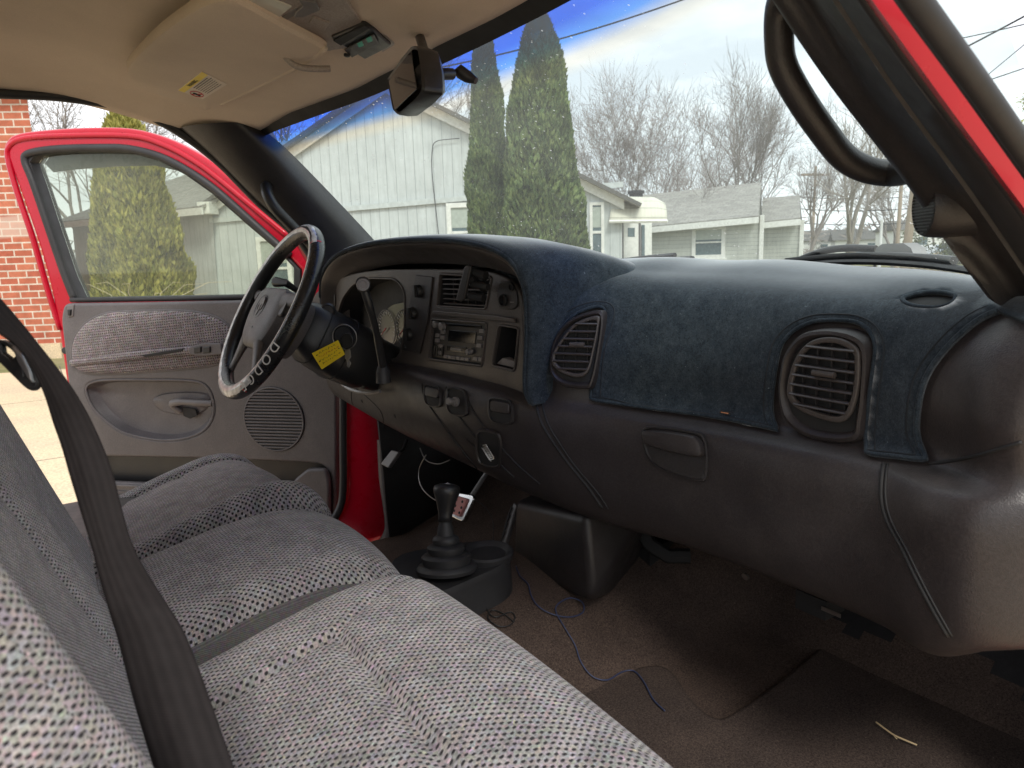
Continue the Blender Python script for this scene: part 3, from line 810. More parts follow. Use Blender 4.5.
# ================================================================== velour dashboard cover (lies on the dash: its own thing)
cut1 = pyt([(545, 391), (546, 372), (551, 352), (558, 337), (573, 318), (588, 310), (600, 308), (606, 313), (604, 326), (597, 348), (592, 376), (591, 399)])
bot = pyt([(591, 400), (640, 409), (717, 420), (779, 433)], n=6)
cut2 = pyt([(779, 433), (775, 415), (775, 395), (781, 355), (788, 340), (801, 329), (818, 323), (838, 322), (858, 324), (872, 332), (879, 347), (877, 370), (873, 400), (870, 430), (868, 456)])
rb = pyt([(868, 457), (895, 460), (928, 462), (923, 440), (921, 425), (925, 395), (934, 372), (950, 351), (968, 334), (985, 322), (1001, 315)])
lastp = rb[-1]
edge = cut1+bot[1:]+cut2[1:]+rb[1:]
edge2 = edge+[Vector((-.742, 2.4)), Vector((-.738, 1.9)), Vector((-.71, 1.3)), Vector((-.69, .6)), Vector((-.6, .25)), Vector((-.3, .2)), Vector((0, .2)), Vector((.3, .3)), Vector((.3, 4.0)), Vector((.05, 5.3)), Vector((-.03, 5.35))]
hole = pyt([(904, 304), (912, 300), (930, 297), (948, 298), (958, 302), (952, 309), (938, 312), (915, 310)], True, 4)
def cdt_patch(outer, holes, fn, step, name, mat, parent=None, **k):
    """triangulate a region of a 2D parameter space and map it to 3D"""
    SC = 8.0                                     # t per y: brings both parameters to one scale
    toS = lambda p: Vector((p[0]*SC, p[1]))
    V = []; E_ = []
    for loop in [outer]+holes:
        n = len(V); L = [toS(p) for p in loop]; V += L; E_ += [(n+i, n+(i+1) % len(L)) for i in range(len(L))]
    def inside(p, L):
        c = False
        for i in range(len(L)):
            a, b = L[i-1], L[i]
            if (a.y > p.y) != (b.y > p.y) and p.x < (b.x-a.x)*(p.y-a.y)/(b.y-a.y)+a.x: c = not c
        return c
    O = [toS(p) for p in outer]; H = [[toS(p) for p in h] for h in holes]
    x0, x1 = min(p.x for p in O), max(p.x for p in O); y0, y1 = min(p.y for p in O), max(p.y for p in O)
    nx, nyy = int((x1-x0)/step), int((y1-y0)/step)
    B = [p for L in [O]+H for p in L]
    for i in range(nx+1):
        for j in range(nyy+1):
            p = Vector((x0+step*(i+.5*(j % 2)), y0+step*j))
            if inside(p, O) and not any(inside(p, h) for h in H) and min((p-b).length_squared for b in B) > (step*.45)**2: V.append(p)
    r = delaunay_2d_cdt(V, E_, [], 0, 1e-6)
    vs, fs = r[0], r[2]; F = []
    for f in fs:
        c = sum((vs[i] for i in f), Vector((0, 0)))/len(f)
        if inside(c, O) and not any(inside(c, h) for h in H): F.append(tuple(f))
    return mesh(name, [fn(v.x/SC, v.y) for v in vs], F, mat, parent, 60, **k)
def lump(y, t):
    # the cloth lies a little unevenly on top
    return .0035*exp(-((y+.12)/.05)**2-((t-1.6)/.5)**2)+.0016*sin(y*23+t*1.7)*exp(-((t-1.5)/1.2)**2)
DC = thing('dashboard_cover', (.85, -.2, -.03), 'dark blue velour cover laid over the dashboard, cut out around the air vents', 'dash cover')
cov = cdt_patch(edge2, [hole], lambda y, t: dash(y, t, .007+lump(y, t)), .11, 'main_panel', M['velvet'], DC)
bm = bmesh.new(); bm.from_mesh(cov.data); bmesh.ops.recalc_face_normals(bm, faces=bm.faces)
if sum(f.normal.x*f.calc_area() for f in bm.faces) > 0: bmesh.ops.reverse_faces(bm, faces=bm.faces)
bm.to_mesh(cov.data); bm.free()
solid(cov, .006, -1); cov.data.materials.append(M['binding']); cov.modifiers[0].material_offset_rim = 1
def dline(l, off, r, name, mat, closed=False):
    return MB().tube([dash(p[0], p[1], off) for p in l], r, 8, closed=closed).build(name, M[mat], DC, 180)
dline(edge, .0062, .0026, 'edge_binding', 'binding'); dline(hole, .0062, .0026, 'edge_binding', 'binding', True)
def inset(l, d):
    o = []
    for i, p in enumerate(l):
        a = l[max(i-2, 0)]; b = l[min(i+2, len(l)-1)]; t = Vector(((b.x-a.x)*8, b.y-a.y))
        if t.length < 1e-6: continue
        t.normalize(); o.append(Vector((p.x-t.y*d/8*-1*-1, p.y+t.x*d*-1*-1)))
    return o
M['stitch'] = plain('dark_stitching', (.01, .014, .02), .8)
# stitch line a finger's width inside every edge
def stitch(seg, sgn):
    l = inset(seg, .095*sgn); dline(l, .0074, .0010, 'stitch_line', 'stitch')
for seg in (cut1, bot, cut2, rb): stitch(seg[1:-1], 1)
oh = MB().loft([[dash(p[0], p[1], .002) for p in hole], [dash(p[0], p[1], .0015) for p in [Vector((sum(q.x for q in hole)/len(hole), sum(q.y for q in hole)/len(hole)))]*len(hole)]])
oh.build('dash_speaker_grille', M['matte'], dashb, fix=False)
# part of the cover over the instrument hood
podm = MB().loft(PODR, closed=False)
pc = podm.build('hood_panel', M['velvet'], DC, 70); solid(pc, .005, 1); pc.data.materials.append(M['binding']); pc.modifiers[0].material_offset_rim = 1
MB().tube([v+Vector((-.002, 0, .004)) for v in PODR[0][8:]], .0036, 8).build('edge_binding', M['binding'], DC, 180)
tg = lplane(725, 412, .008, 6); a, b = tg.px(725, 413)
tagp = plate('maker_tag', tg, [rrect(.017, .0048, .0006, 2, a, b)], .001, .0003, M['black'], DC, c=.001)
plate('tag_print', tg, [rrect(.012, .0012, .0003, 2, a, b)], .0006, .0002, plain('tag_orange', (.6, .25, .12), .6), DC, c=.0013)

# ================================================================== windshield, headliner, pillars, roof
HDR = [(.445, .74, .300), (.468, .62, .312), (.50, .43, .318), (.535, .25, .325), (.55, .05, .33), (.555, -.15, .33), (.545, -.35, .327), (.50, -.55, .318), (.45, -.70, .308), (.44, -.74, .305)]
BASE = [(.745, .76, .02), (.86, .70, -.045), (1.0, .55, -.05), (1.12, .35, -.055), (1.2, .1, -.06), (1.2, -.1, -.06), (1.16, -.3, -.06), (1.05, -.5, -.06), (.90, -.66, -.06), (.80, -.76, -.06)]
BASE[0] = (.79, .78, -.03)
h_ = cat(HDR, 4, False); b_ = cat(BASE, 4, False)
V = []; F = []; nv = 16
for a, b in zip(h_, b_):
    for j in range(nv+1):
        t = -.12+1.12*j/nv; p = a.lerp(b, t); p += Vector((.05, 0, .07))*(t*(1-t))*1.2; V.append(p)
for i in range(len(h_)-1):
    for j in range(nv):
        q = i*(nv+1)+j; F.append((q, q+1, q+nv+2, q+nv+1))
ws = mesh('windshield', V, F, M['windshield'], TR, 180)
uv = ws.data.uv_layers.new(name='UVMap')
for p in ws.data.polygons:
    for li in p.loop_indices:
        vi = ws.data.loops[li].vertex_index; uv.data[li].uv = ((vi//(nv+1))/(len(h_)-1), (vi % (nv+1))/nv)
# black frit band just under the header
fr = [[a.lerp(b, t)+Vector((-.006, 0, -.004)) for a, b in zip(h_, b_)] for t in (-.10, 0, .035, .055)]
MB().loft(fr, closed=False).build('windshield_band', M['matte'], TR, 180)

# headliner with the drop towards the windshield header
def roofz(x, y):
    k = .43-.05*(abs(y)/.75)**2.2
    f = max(0, (x-.05))/.45
    hz = lerp([(-.74, .305), (-.5, .322), (0, .332), (.5, .32), (.74, .30)], y)
    f = min(1, f); f = f*f*(3-2*f)
    return k*(1-f)+hz*f-.022*max(0, (abs(y)-.66)/.1)**1.5
def hx(y): return lerp([(b, a) for a, b, c in reversed(HDR)], y)
def HL(u, v):
    y = -.76+1.52*u; x1 = hx(max(-.74, min(.74, y)))
    x = -.62+(x1+.004+.62)*v; return Vector((x, y, roofz(min(x, x1), y)))
V, F = grid(HL, 70, 60, True); hl = mesh('headliner', V, F, M['head'], TR, 180); solid(hl, .012, -1)
# rounded front roll of the headliner
MB().tube([Vector((hx(y)-.012, y, roofz(hx(y)-.012, y)+.004)) for y in [-.72+1.44*i/60 for i in range(61)]], .012, 10).build('headliner_front_roll', M['head'], TR, 180)
# red roof skin over the headliner
RZ = lambda x, y: .50-.07*(abs(y)/.8)**3-.12*max(0, x/.5)**2*(x > 0)
V, F = grid(lambda u, v: Vector((-.72+1.16*v, -.78+1.56*u, RZ(-.72+1.16*v, -.78+1.56*u))), 24, 20)
rf = mesh('roof_skin', V, F, M['red'], TR, 180); solid(rf, .01, -1)
# driver-side roof rail: seal + headliner edge, from the B pillar to the foot of the A pillar
RAIL = [(-.62, .40), (-.3, .375), (0, .338), (.10, .340), (.20, .330), (.29, .306), (.385, .240), (.475, .142), (.565, .070), (.62, .0)]
rail = cat([P(a, b, Y=.75) for a, b in [(0, 93), (60, 96), (120, 106), (165, 123), (215, 158), (260, 203), (298, 237), (322, 275)]], 5, False)
rail = [Vector((-.62, .75, .38)), Vector((-.3, .75, .36))]+rail
MB().tube([p+Vector((0, .0, 0)) for p in rail], .011, 10).build('door_seal', M['rubber'], TR, 180)
mbx = MB()
mbx.tube([p+Vector((.01, .05, .03)) for p in rail], .022, 8, flat=1.2); mbx.build('roof_rail', M['red'], TR, 180)

# driver-side A pillar trim
a_l = cat([P(180, 128, Y=.735), P(215, 158, Y=.735), P(260, 203, Y=.735), P(298, 237, Y=.735), P(322, 275, Y=.735), P(330, 320, Y=.735)], 4, False)
a_r = cat([P(243, 123, Y=.64), P(275, 152, Y=.655), P(305, 182, Y=.67), P(337, 215, Y=.685), P(366, 246, Y=.70), P(400, 285, Y=.70)], 4, False)
mid = [l.lerp(r, .45)+Vector((-.02, -.012, 0)) for l, r in zip(a_l, a_r)]
m2_ = [l.lerp(r, .8)+Vector((-.012, -.014, 0)) for l, r in zip(a_l, a_r)]
ra_ = [r+Vector((.05, .03, 0)) for r in a_r]
la_ = [l+Vector((.04, .03, 0)) for l in a_l]
rr = []
for i in range(len(a_l)): rr.append(cat([la_[i], a_l[i], mid[i], m2_[i], a_r[i], ra_[i]], 4, False))
dp = MB().loft(rr, closed=False).build('driver_pillar_trim', M['pillar'], TR, 60, fix=True)
gh = cat([P(266, 186, Y=.69), P(268, 196, Y=.665), P(275, 208, Y=.655), (P(288, 222, Y=.655)), P(300, 234, Y=.66), P(308, 240, Y=.69)], 5, False)
MB().tube(gh, .013, 12).build('grab_handle', M['black'], dp, 180)

# passenger-side A pillar: trim, seal, red jamb, outer seal
def bar(lines, name, mat, thick=.02, parent=TR, n=5):
    L = [cat(l, n, False) for l in lines]
    return MB().loft([list(q) for q in zip(*L)], closed=False).build(name, M[mat], parent, 60)
A = lambda l, Y: [P(a, b, Y=y) for (a, b), y in zip(l, Y)]
e_in = A([(742, -50), (772, 0), (830, 86), (900, 176), (934, 224), (953, 252), (988, 298)], [-.585, -.60, -.625, -.655, -.67, -.685, -.70])
e_gl = [p+Vector((.06, .02, .01)) for p in e_in]
e_c1 = A([(778, -50), (808, 0), (868, 92), (930, 170), (975, 232), (1005, 275), (1030, 320)], [-.615, -.63, -.66, -.685, -.70, -.71, -.72])
e_c2 = A([(800, -50), (832, 0), (893, 92), (958, 180), (1000, 240), (1030, 285), (1060, 340)], [-.68, -.69, -.70, -.715, -.725, -.735, -.74])
e_c3 = A([(806, -50), (838, 0), (899, 92), (964, 180), (1006, 240), (1036, 285), (1066, 340)], [-.685, -.695, -.705, -.72, -.73, -.74, -.745])
e_c4 = A([(826, -50), (858, 0), (919, 88), (984, 172), (1026, 230), (1056, 275), (1086, 330)], [-.72, -.73, -.735, -.745, -.755, -.76, -.765])
rows = list(zip(e_gl, e_in, e_c1, e_c2))
pp = MB().loft([cat(r, 4, False) for r in [tuple(q) for q in zip(*[cat(l, 4, False) for l in (e_gl, e_in, e_c1, e_c2)])]], closed=False).build('passenger_pillar_trim', M['pillar'], TR, 60)
e_c2b = [p+Vector((.008, 0, -.002)) for p in e_c3]
bar([e_c2, e_c2b, e_c3, e_c4, [p+Vector((.01, -.01, 0)) for p in e_c4]], 'pillar_weatherstrip', 'rubber')
rub = cat(A([(836, -50), (868, 0), (929, 86), (994, 170), (1036, 228), (1066, 272)], [-.745, -.752, -.757, -.765, -.77, -.775]), 5, False)
MB().tube(rub, .0045, 10).build('door_seal', M['rubber'], TR, 180)
red1 = A([(838, -50), (872, 0), (932, 84), (985, 156), (1024, 208), (1070, 270)], [-.758, -.765, -.77, -.775, -.78, -.785])
red2 = A([(858, -50), (890, 0), (951, 84), (1004, 158), (1042, 210), (1090, 272)], [-.762, -.769, -.774, -.779, -.784, -.789])
bar([[p+Vector((.02, .01, 0)) for p in red1], red1, red2, [p+Vector((.02, -.005, 0)) for p in red2]], 'pillar_jamb', 'red')
blk = cat(A([(882, -50), (916, 0), (977, 84), (1032, 162), (1070, 215)], [-.79, -.795, -.80, -.805, -.81]), 5, False)
MB().tube(blk, [.0070]*len(blk), 14).build('door_frame_seal', M['rubber'], TR, 180)
blk2 = cat(A([(872, -50), (905, 0), (966, 84), (1021, 162), (1059, 215)], [-.78, -.785, -.79, -.795, -.80]), 5, False)
MB().tube(blk2, .0042, 8).build('door_frame_seal', M['rubber'], TR, 180)
# passenger roof rail out of the frame keeps the cab closed
MB().tube([(-.62, -.76, .38), (-.3, -.76, .37), (0, -.76, .35), (.25, -.76, .31), (.38, -.75, .25)], .03, 10).build('roof_rail', M['red'], TR, 180)
# passenger grab handle
ghp = cat([P(790, -20, Y=-.60), P(780, 8, Y=-.58), P(779, 40, Y=-.575), P(783, 66, Y=-.575), P(800, 98, Y=-.58), P(822, 130, Y=-.585), P(844, 157, Y=-.59), P(868, 170, Y=-.60), P(893, 173, Y=-.615), P(918, 168, Y=-.65)], 5, False)
MB().tube(ghp, [.0132]*len(ghp), 14).build('grab_handle', M['pillar'], pp, 180)
# tweeter pod low on the passenger pillar
tc_ = P(930, 207, D=(P(926, 207, Y=-.662)-CAM).dot(FW)-.008); ax = (P(905, 212, Y=-.62)-P(960, 205, Y=-.70)).normalized(); ax = Vector((-.12, 1, -.05)).normalized()
ax = (Vector((-.74, .67, -.05))).normalized()
tc_ = tc_+ax*.0
tw = MB().lathe(tc_-ax*.05, ax, [(.030, 0), (.0295, .02), (.029, .04), (.0275, .052), (.0255, .056), (.0245, .054)], 28).build('pillar_speaker', M['pillar'], pp)
MB().lathe(tc_-ax*.05, ax, [(.0248, .050), (.024, .0545), (.015, .0555), (.001, .056)], 24).build('speaker_grille', M['rubber'], tw)
ss = MB(); ee = ax.orthogonal().normalized()
for k in range(-8, 9):
    z = k*.0029; wv = sqrt(max(0, .0238**2-z*z)); o = tc_+ax*.0058+Vector((0, 0, 1))*z; sdir = ax.cross(Vector((0, 0, 1))).normalized()
    ss.tube([o-sdir*wv, o+sdir*wv], .0007, 5)
ss.build('grille_bars', M['pillar'], tw)

# ---- sun visor on the driver side
def ceil_plane(px, py, z, tilt=(0, 0)):
    o = P(px, py, Z=z); return Plane(o, (1, tilt[0], 0), (0, -1, tilt[1]))
vp = Plane(P(240, 60, Z=.320), (1, 0, -.12), (0, -1, .0))
vo_ = [vp.px(*q) for q in [(127, 72), (134, 60), (160, 35), (200, 8), (224, 1), (240, 4), (290, 32), (324, 50), (322, 56), (300, 66), (262, 85), (222, 104), (206, 111), (196, 108), (172, 100), (138, 88)]]
vo_ = [(v.x, v.y) for v in cat([(a, b, 0) for a, b in vo_], 4)]
if True:
    vis = dome('sun_visor', vp, vo_, [(.97, -.020), (1.0, -.014), (1.0, -.006), (.985, -.001), (.95, .0016), (.6, .003), (.2, .0032)], M['head'], TR)
a, b = vp.px(205, 84)
dirv = (Vector(vp.px(215, 67))-Vector(vp.px(180, 86))).normalized(); sgn = 1
Lx = Vector((dirv.x, dirv.y)); lab = Matrix.Translation((a, b, 0)) @ Matrix.Rotation(atan2(Lx.y, Lx.x), 4, 'Z')
def lq(u, v): q = lab @ Vector((u, v, 0)); return (q.x, q.y)
# warning label stuck on the visor (its corners in the visor plane)
LB = [Vector(vp.px(*q)) for q in [(178, 88), (202, 69), (227, 82), (203, 97)]]      # yellow band runs along the first edge
def lbl(u, v): return (LB[0]*(1-u)+LB[1]*u)*(1-v)+(LB[3]*(1-u)+LB[2]*u)*v
M['paper'] = plain('label_paper', (.72, .62, .52), .6, var=.03)
lp = plate('warning_label', vp, [[tuple(lbl(*q)) for q in ((0, 0), (1, 0), (1, 1), (0, 1))]], .0012, .0003, M['paper'], vis, c=.0042)
plate('label_heading', vp, [[tuple(lbl(*q)) for q in ((.01, .01), (.99, .01), (.99, .24), (.01, .24))]], .0006, .0002, M['yellow'], vis, c=.0046)
e1 = (LB[1]-LB[0]); L1 = e1.length; ang = atan2(e1.y, e1.x); L2 = (LB[3]-LB[0]).length
flip = -1 if (e1.x*(LB[3]-LB[0]).y-e1.y*(LB[3]-LB[0]).x) > 0 else 1
def ltext(s, u, v, size, mat='ink', nm='label_print', rev=False):
    p = lbl(u, v); Mx = vp.mat(.0048) @ Matrix.Translation((p.x, p.y, 0)) @ Matrix.Rotation(ang, 4, 'Z')
    return text(nm, s, Mx, size, M[mat], vis, .0001)
ltext('WARNING', .5, .13, L2*.19)
mb = MB()
for k in range(7):
    v = .32+.09*k; u = .34
    while u < .95:
        du = random.uniform(.04, .11)
        if u+du > .97: break
        mb.tube([vp.at(*lbl(u, v), .0045), vp.at(*lbl(u+du, v), .0045)], .0008 if k < 2 else .0005, 4); u += du+.02
mb.build('label_print_lines', M['ink'], vis)
ring = [lbl(.14+.11*cos(a), .62+.25*sin(a)) for a in [2*pi*k/24 for k in range(24)]]
MB().tube([vp.at(p.x, p.y, .0046) for p in ring], .0008, 5, closed=True).build('label_symbol', M['redink'], vis)
MB().tube([vp.at(*lbl(.06, .5), .0048), vp.at(*lbl(.22, .76), .0048)], .0008, 5).build('label_symbol', M['redink'], vis)
MB().tube([vp.at(*lbl(.14, .5), .0046), vp.at(*lbl(.13, .75), .0046)], .0022, 5).build('label_symbol', M['ink'], vis)
# visor pivot and clip
q = vp.px(298, 60); a, b = q
MB().tube(cat([vp.at(a-.02, b, .0), vp.at(a-.008, b, .008), vp.at(a+.006, b, .010), vp.at(a+.03, b, .006), vp.at(a+.05, b+.004, .002)], 4, False), .005, 8).build('visor_pivot', M['console'], vis, 180)
qq = [vp.px(*z) for z in [(324, 50), (300, 66), (262, 85), (222, 104)]]
MB().tube(cat([vp.at(*z, -.003) for z in qq], 5, False), .006, 8).build('visor_hinge_edge', M['head'], vis, 180)

# ---- overhead console
cp_ = Plane(P(300, 15, Z=.333), (1, 0, -.085), (0, -1, .0))
co = [cp_.px(*q) for q in [(215, -14), (260, 14), (275, 26), (300, 40), (328, 51), (342, 58), (368, 62), (398, 44), (388, 34), (366, 26), (352, 8), (335, -20), (270, -50)]]
co = [(v.x, v.y) for v in rounded([(a, b, 0) for a, b in co], .012)]
oc = dome('overhead_console', cp_, co, [(1.0, -.03), (1.0, -.004), (.985, .0), (.96, .0015), (.5, .002)], M['console'], TR)
def cpl(l, name, mat, h, th=.004, bev=.001, r=.002):
    o = [(v.x, v.y) for v in rounded([(*cp_.px(*q), 0) for q in l], r)]
    return plate(name, cp_, [o], th, bev, M[mat], oc, c=h)
cpl([(233, -1), (262, 12), (276, 17), (292, 4), (262, -8)], 'map_lamp_lens', 'lens', .004)
cpl([(296, 8), (303, 2), (299, -4), (316, -2), (320, 6), (303, 13), (294, 13)], 'console_latch', 'button', .006)
cpl([(313, 14), (330, 20), (324, 28), (309, 21)], 'console_button', 'console', .0045)
cpl([(277, 18), (284, 21), (303, 8), (296, 6)], 'console_seam', 'button', .0025)
cpl([(330, 34), (350, 46), (365, 56), (392, 42), (374, 26), (364, 20)], 'display_bezel', 'black', .006, .008, .003, .008)
cpl([(333, 35), (341, 40), (370, 22), (365, 19)], 'display_trim', 'matte', .0085)
cpl([(344, 44), (352, 52), (379, 37), (374, 28)], 'display_window', 'plastic_low', .0088, .002)
for a, b in (((360, 37), (360, 41)), ((369, 32), (369, 36))):
    cpl([(a[0]-3, a[1]), (a[0]+2, a[1]-2.5), (a[0]+4, a[1]+2), (a[0]-1, a[1]+4)], 'display_digit', 'digits', .0096, .001, .0002, .0004)
MB().lathe(cp_.at(*cp_.px(347, 48), .009), cp_.n, [(.005, 0), (.005, .003), (.003, .004), (.0005, .004)], 14).build('console_knob', M['black'], oc)
# rear view mirror
mt = MB()
mtop = P(419, 42, X=.50); mc = P(423, 76, X=.405)
mt.tube(cat([P(419, 34, X=.52), P(424, 50, X=.48), P(432, 70, X=.44), P(428, 78, X=.42)], 4, False), .007, 8)
mir = thing
mo = Plane(P(410, 80, X=.40), Vector((.22, -1, 0)), (0, 0, 1))       # back of the glass plane, faces the seats
def mpx(l): return [(v.x, v.y) for v in rounded([(*mo.px(*q), 0) for q in l], .010)]
# housing: true width across the cab, tilted to the driver
mpl = Plane(P(410, 80, X=.405), Vector((-.24, -.97, 0)), (.10, 0, 1))
hw, hh = .060, .031
out_ = [mpl.px(*q) for q in [(391, 80), (405, 60), (417, 46), (423, 47), (427, 70), (428, 92), (418, 103), (402, 116), (397, 111)]]
hous = dome('rear_view_mirror', mpl, [(v.x, v.y) for v in rounded([(a, b, 0) for a, b in out_], .008)], [(.90, .004), (.97, .006), (1.0, .003), (1.0, -.008), (.95, -.018), (.7, -.026), (.1, -.028)], M['black'], TR)
gl_ = [mpl.px(*q) for q in [(394, 82), (406, 65), (417, 52), (423, 90), (400, 111)]]
plate('mirror_glass', mpl, [[(v.x, v.y) for v in rounded([(a, b, 0) for a, b in gl_], .006)]], .002, .0005, M['mirror'], hous, c=.0072)
mt.build('mirror_arm', M['black'], hous, 180)
mb = MB(); ma = P(436, 76, X=.43)
mb.tube([ma, P(443, 74, X=.44), P(452, 74, X=.455)], [.0072, .0072, .0068], 12); mb.build('mirror_ball_joint', M['black'], hous, 60)
MB().tube([P(455, 72, X=.47), P(459, 71, X=.475), P(468, 77, X=.485), P(476, 81, X=.49)], [.003, .0085, .0075, .004], 12).build('mirror_mount', M['black'], hous, 60)

# ================================================================== steering wheel and column
WC = Vector((.393, .452, -.090)); ti = radians(30)
wx = Vector((0, 1, 0)); wy = Vector((sin(ti), 0, cos(ti))); wn = Vector((-cos(ti), 0, sin(ti)))     # across, up in the wheel plane, towards the driver
wp = lambda a, b, c=0: WC+wx*a+wy*b+wn*c
sw = MB().tube([wp(.178*cos(2*pi*k/72), .178*sin(2*pi*k/72)) for k in range(72)], .0155, 18, closed=True, upv=wn).build('steering_wheel', M['wheelcover'], TR, 180)
# glare on the vinyl wheel cover, painted as pale strips facing the driver
def band(a0, a1, phi, wd, name, mat, r=.0159, n=40):
    V = []; F = []
    for i in range(n+1):
        A_ = radians(a0+(a1-a0)*i/n); 
        jw = wd*(1+.12*sin(i*.7)+.08*sin(i*2.1))
        for j in range(5):
            f = radians(phi+jw*(j/4-.5))
            rad = Vector((cos(A_), sin(A_))); p = wp(.178*rad.x, .178*rad.y)
            o = (wx*rad.x+wy*rad.y)*cos(f)+wn*sin(f); V.append(p+o*r)
    for i in range(n):
        for j in range(4): a = i*5+j; F.append((a, a+1, a+6, a+5))
    return mesh(name, V, F, M[mat], sw, 180)
band(0, 360, 100, 34, 'cover_glare_strip', 'clear', n=120)
band(60, 130, 50, 34, 'cover_glare_strip', 'clear'); band(228, 292, 62, 60, 'cover_glare_strip', 'clear')
for a0 in (300, 306, 238, 50, 128): band(a0, a0+1.4, 60, 110, 'cover_stitch', 'redink', .0160, 3)
# lettering around the lower part of the rim
def rimtext(s, a_start, a_step, phi, size):
    for i, ch in enumerate(s):
        A_ = radians(a_start+a_step*i); rad = wx*cos(A_)+wy*sin(A_); tan = -wx*sin(A_)+wy*cos(A_)
        f = radians(phi); nrm = rad*cos(f)+wn*sin(f); up = rad*sin(f)*-1+wn*cos(f)
        ex = tan*(-1 if a_step < 0 else 1); 
        if ex.cross(up).dot(nrm) < 0: up = -up
        Mx = Matrix((ex, up, nrm)).transposed().to_4x4(); Mx.translation = wp(0, 0)+rad*.178+nrm*.0158
        text('rim_letter', ch, Mx, size, M['white'], sw, .0003)
rimtext('DODGE', 222, 7.2, 52, .021) if False else None
for i, ch in enumerate('DODGE'):
    A_ = radians(-22-i*8.6)            # from lower right towards the bottom
    rad = wx*-cos(A_)*-1+wy*sin(A_)
    # the camera sees the wheel from the passenger side: letters read along the outer front face
    rad = (-wx)*cos(A_)+wy*sin(A_); tan = wx*sin(radians(0))  
    tan = (wx)*(-sin(A_))*-1*-1+wy*(-cos(A_))*1
    tan = (wx*(-1)*(-sin(A_))+wy*cos(A_))*-1
    f = radians(48); nrm = rad*cos(f)+wn*sin(f); up = nrm.cross(tan).normalized()
    Mx = Matrix((tan, up, nrm)).transposed().to_4x4(); Mx.translation = WC+rad*.178+nrm*.0159
    text('rim_letter', ch, Mx, .026, M['white'], sw, .0003)
# hub pad, spokes
wpl = Plane(WC, -wx, wy)       # e1 to the passenger side, n towards the driver
assert wpl.n.dot(wn) > 0
hub = [(v.x, v.y) for v in rounded([(-.085, .048, 0), (.085, .048, 0), (.10, .0, 0), (.088, -.045, 0), (.055, -.085, 0), (-.055, -.085, 0), (-.088, -.045, 0), (-.10, .0, 0)], .025)]
M['hub'] = plain('hub_grey_plastic', (.085, .077, .078), .45, grain=.3)
hb = dome('wheel_hub', wpl, hub, [(.9, -.06), (1.0, -.03), (1.0, .002), (.97, .008), (.85, .014), (.6, .018), (.3, .0195), (.05, .020)], M['hub'], sw)
for sx, sy, ex, ey in ((.085, .02, .172, .035), (-.085, .02, -.172, .035), (.05, -.07, .095, -.148), (-.05, -.07, -.095, -.148)):
    a = Vector((sx, sy)); b = Vector((ex, ey)); sp_ = MB()
    sp_.tube([wpl.at(*(a.lerp(b, t)), .004-.010*t) for t in (0, .33, .66, 1)], [.020, .015, .012, .013], 10, upv=wn, flat=.5).build('wheel_spoke', M['hub'], sw, 60)

# ram head emblem in relief, and small word mark
em = [(0, .022), (.008, .023), (.017, .017), (.021, .006), (.018, -.006), (.010, -.010), (.012, -.002), (.010, .006), (.006, .004), (.005, -.010), (.003, -.020), (0, -.023)]
em = em+[(-x, y) for x, y in reversed(em[1:-1])]
plate('hub_emblem', wpl, [[(x*.9, y*.9) for x, y in em]], .004, .001, M['bezel'], hb, c=.0215)
MB().tube([wpl.at(.028*cos(a), .028*sin(a)*.9, .0195) for a in [2*pi*k/30 for k in range(30)]], .0009, 5, closed=True).build('emblem_ring', M['black'], hb)
plate('hub_word_mark', wpl, [rrect(.022, .004, .001, 2, 0, -.045)], .001, .0003, M['black'], hb, c=.0200)
pd = dome('cruise_switch_pad', wpl, rrect(.030, .040, .010, 4, .100, .010), [(1, 0), (1, .006), (.9, .008)], M['black'], hb)
# column shroud: axis runs from the hub down to the dash
axd = -wn
mbc = MB(); CR = []
for t, w_, h1, h2, dz in ((.045, .045, .045, .045, 0), (.07, .062, .055, .055, 0), (.10, .070, .058, .070, 0), (.16, .076, .058, .080, 0), (.215, .074, .056, .078, 0), (.235, .066, .05, .070, 0), (.30, .060, .05, .06, 0)):
    o = WC+axd*t; r = []
    for k in range(28):
        a = 2*pi*k/28; c, s = cos(a), sin(a); e = .55
        x = copysign(abs(c)**e, c)*w_; y = copysign(abs(s)**e, s)*(h1 if s > 0 else h2); r.append(o+wx*x+wy*y)
    CR.append(r)
mbc.loft(CR, cap0=True); clm = mbc.build('steering_column', M['black'], TR, 50, fix=True)
for i_ in (2, 3): MB().tube([p+(p-(WC+axd*(.10 if i_ == 2 else .16)))*.004 for p in CR[i_]], .0014, 6, closed=True).build('shroud_seam', M['matte'], clm, 180)
# ignition lock, key, ring and tag
ig = P(343, 335, Y=.375); ig_ax = Vector((-.45, -1, .25)).normalized()
MB().lathe(ig-ig_ax*.02, ig_ax, [(.021, 0), (.021, .020), (.018, .024), (.0165, .022), (.001, .021)], 24).build('ignition_lock', M['matte'], clm)
MB().lathe(P(328, 311, Y=.40)-ig_ax*.015, ig_ax, [(.016, 0), (.016, .018), (.012, .021), (.010, .0195), (.001, .0195)], 22).build('hazard_switch', M['black'], clm)
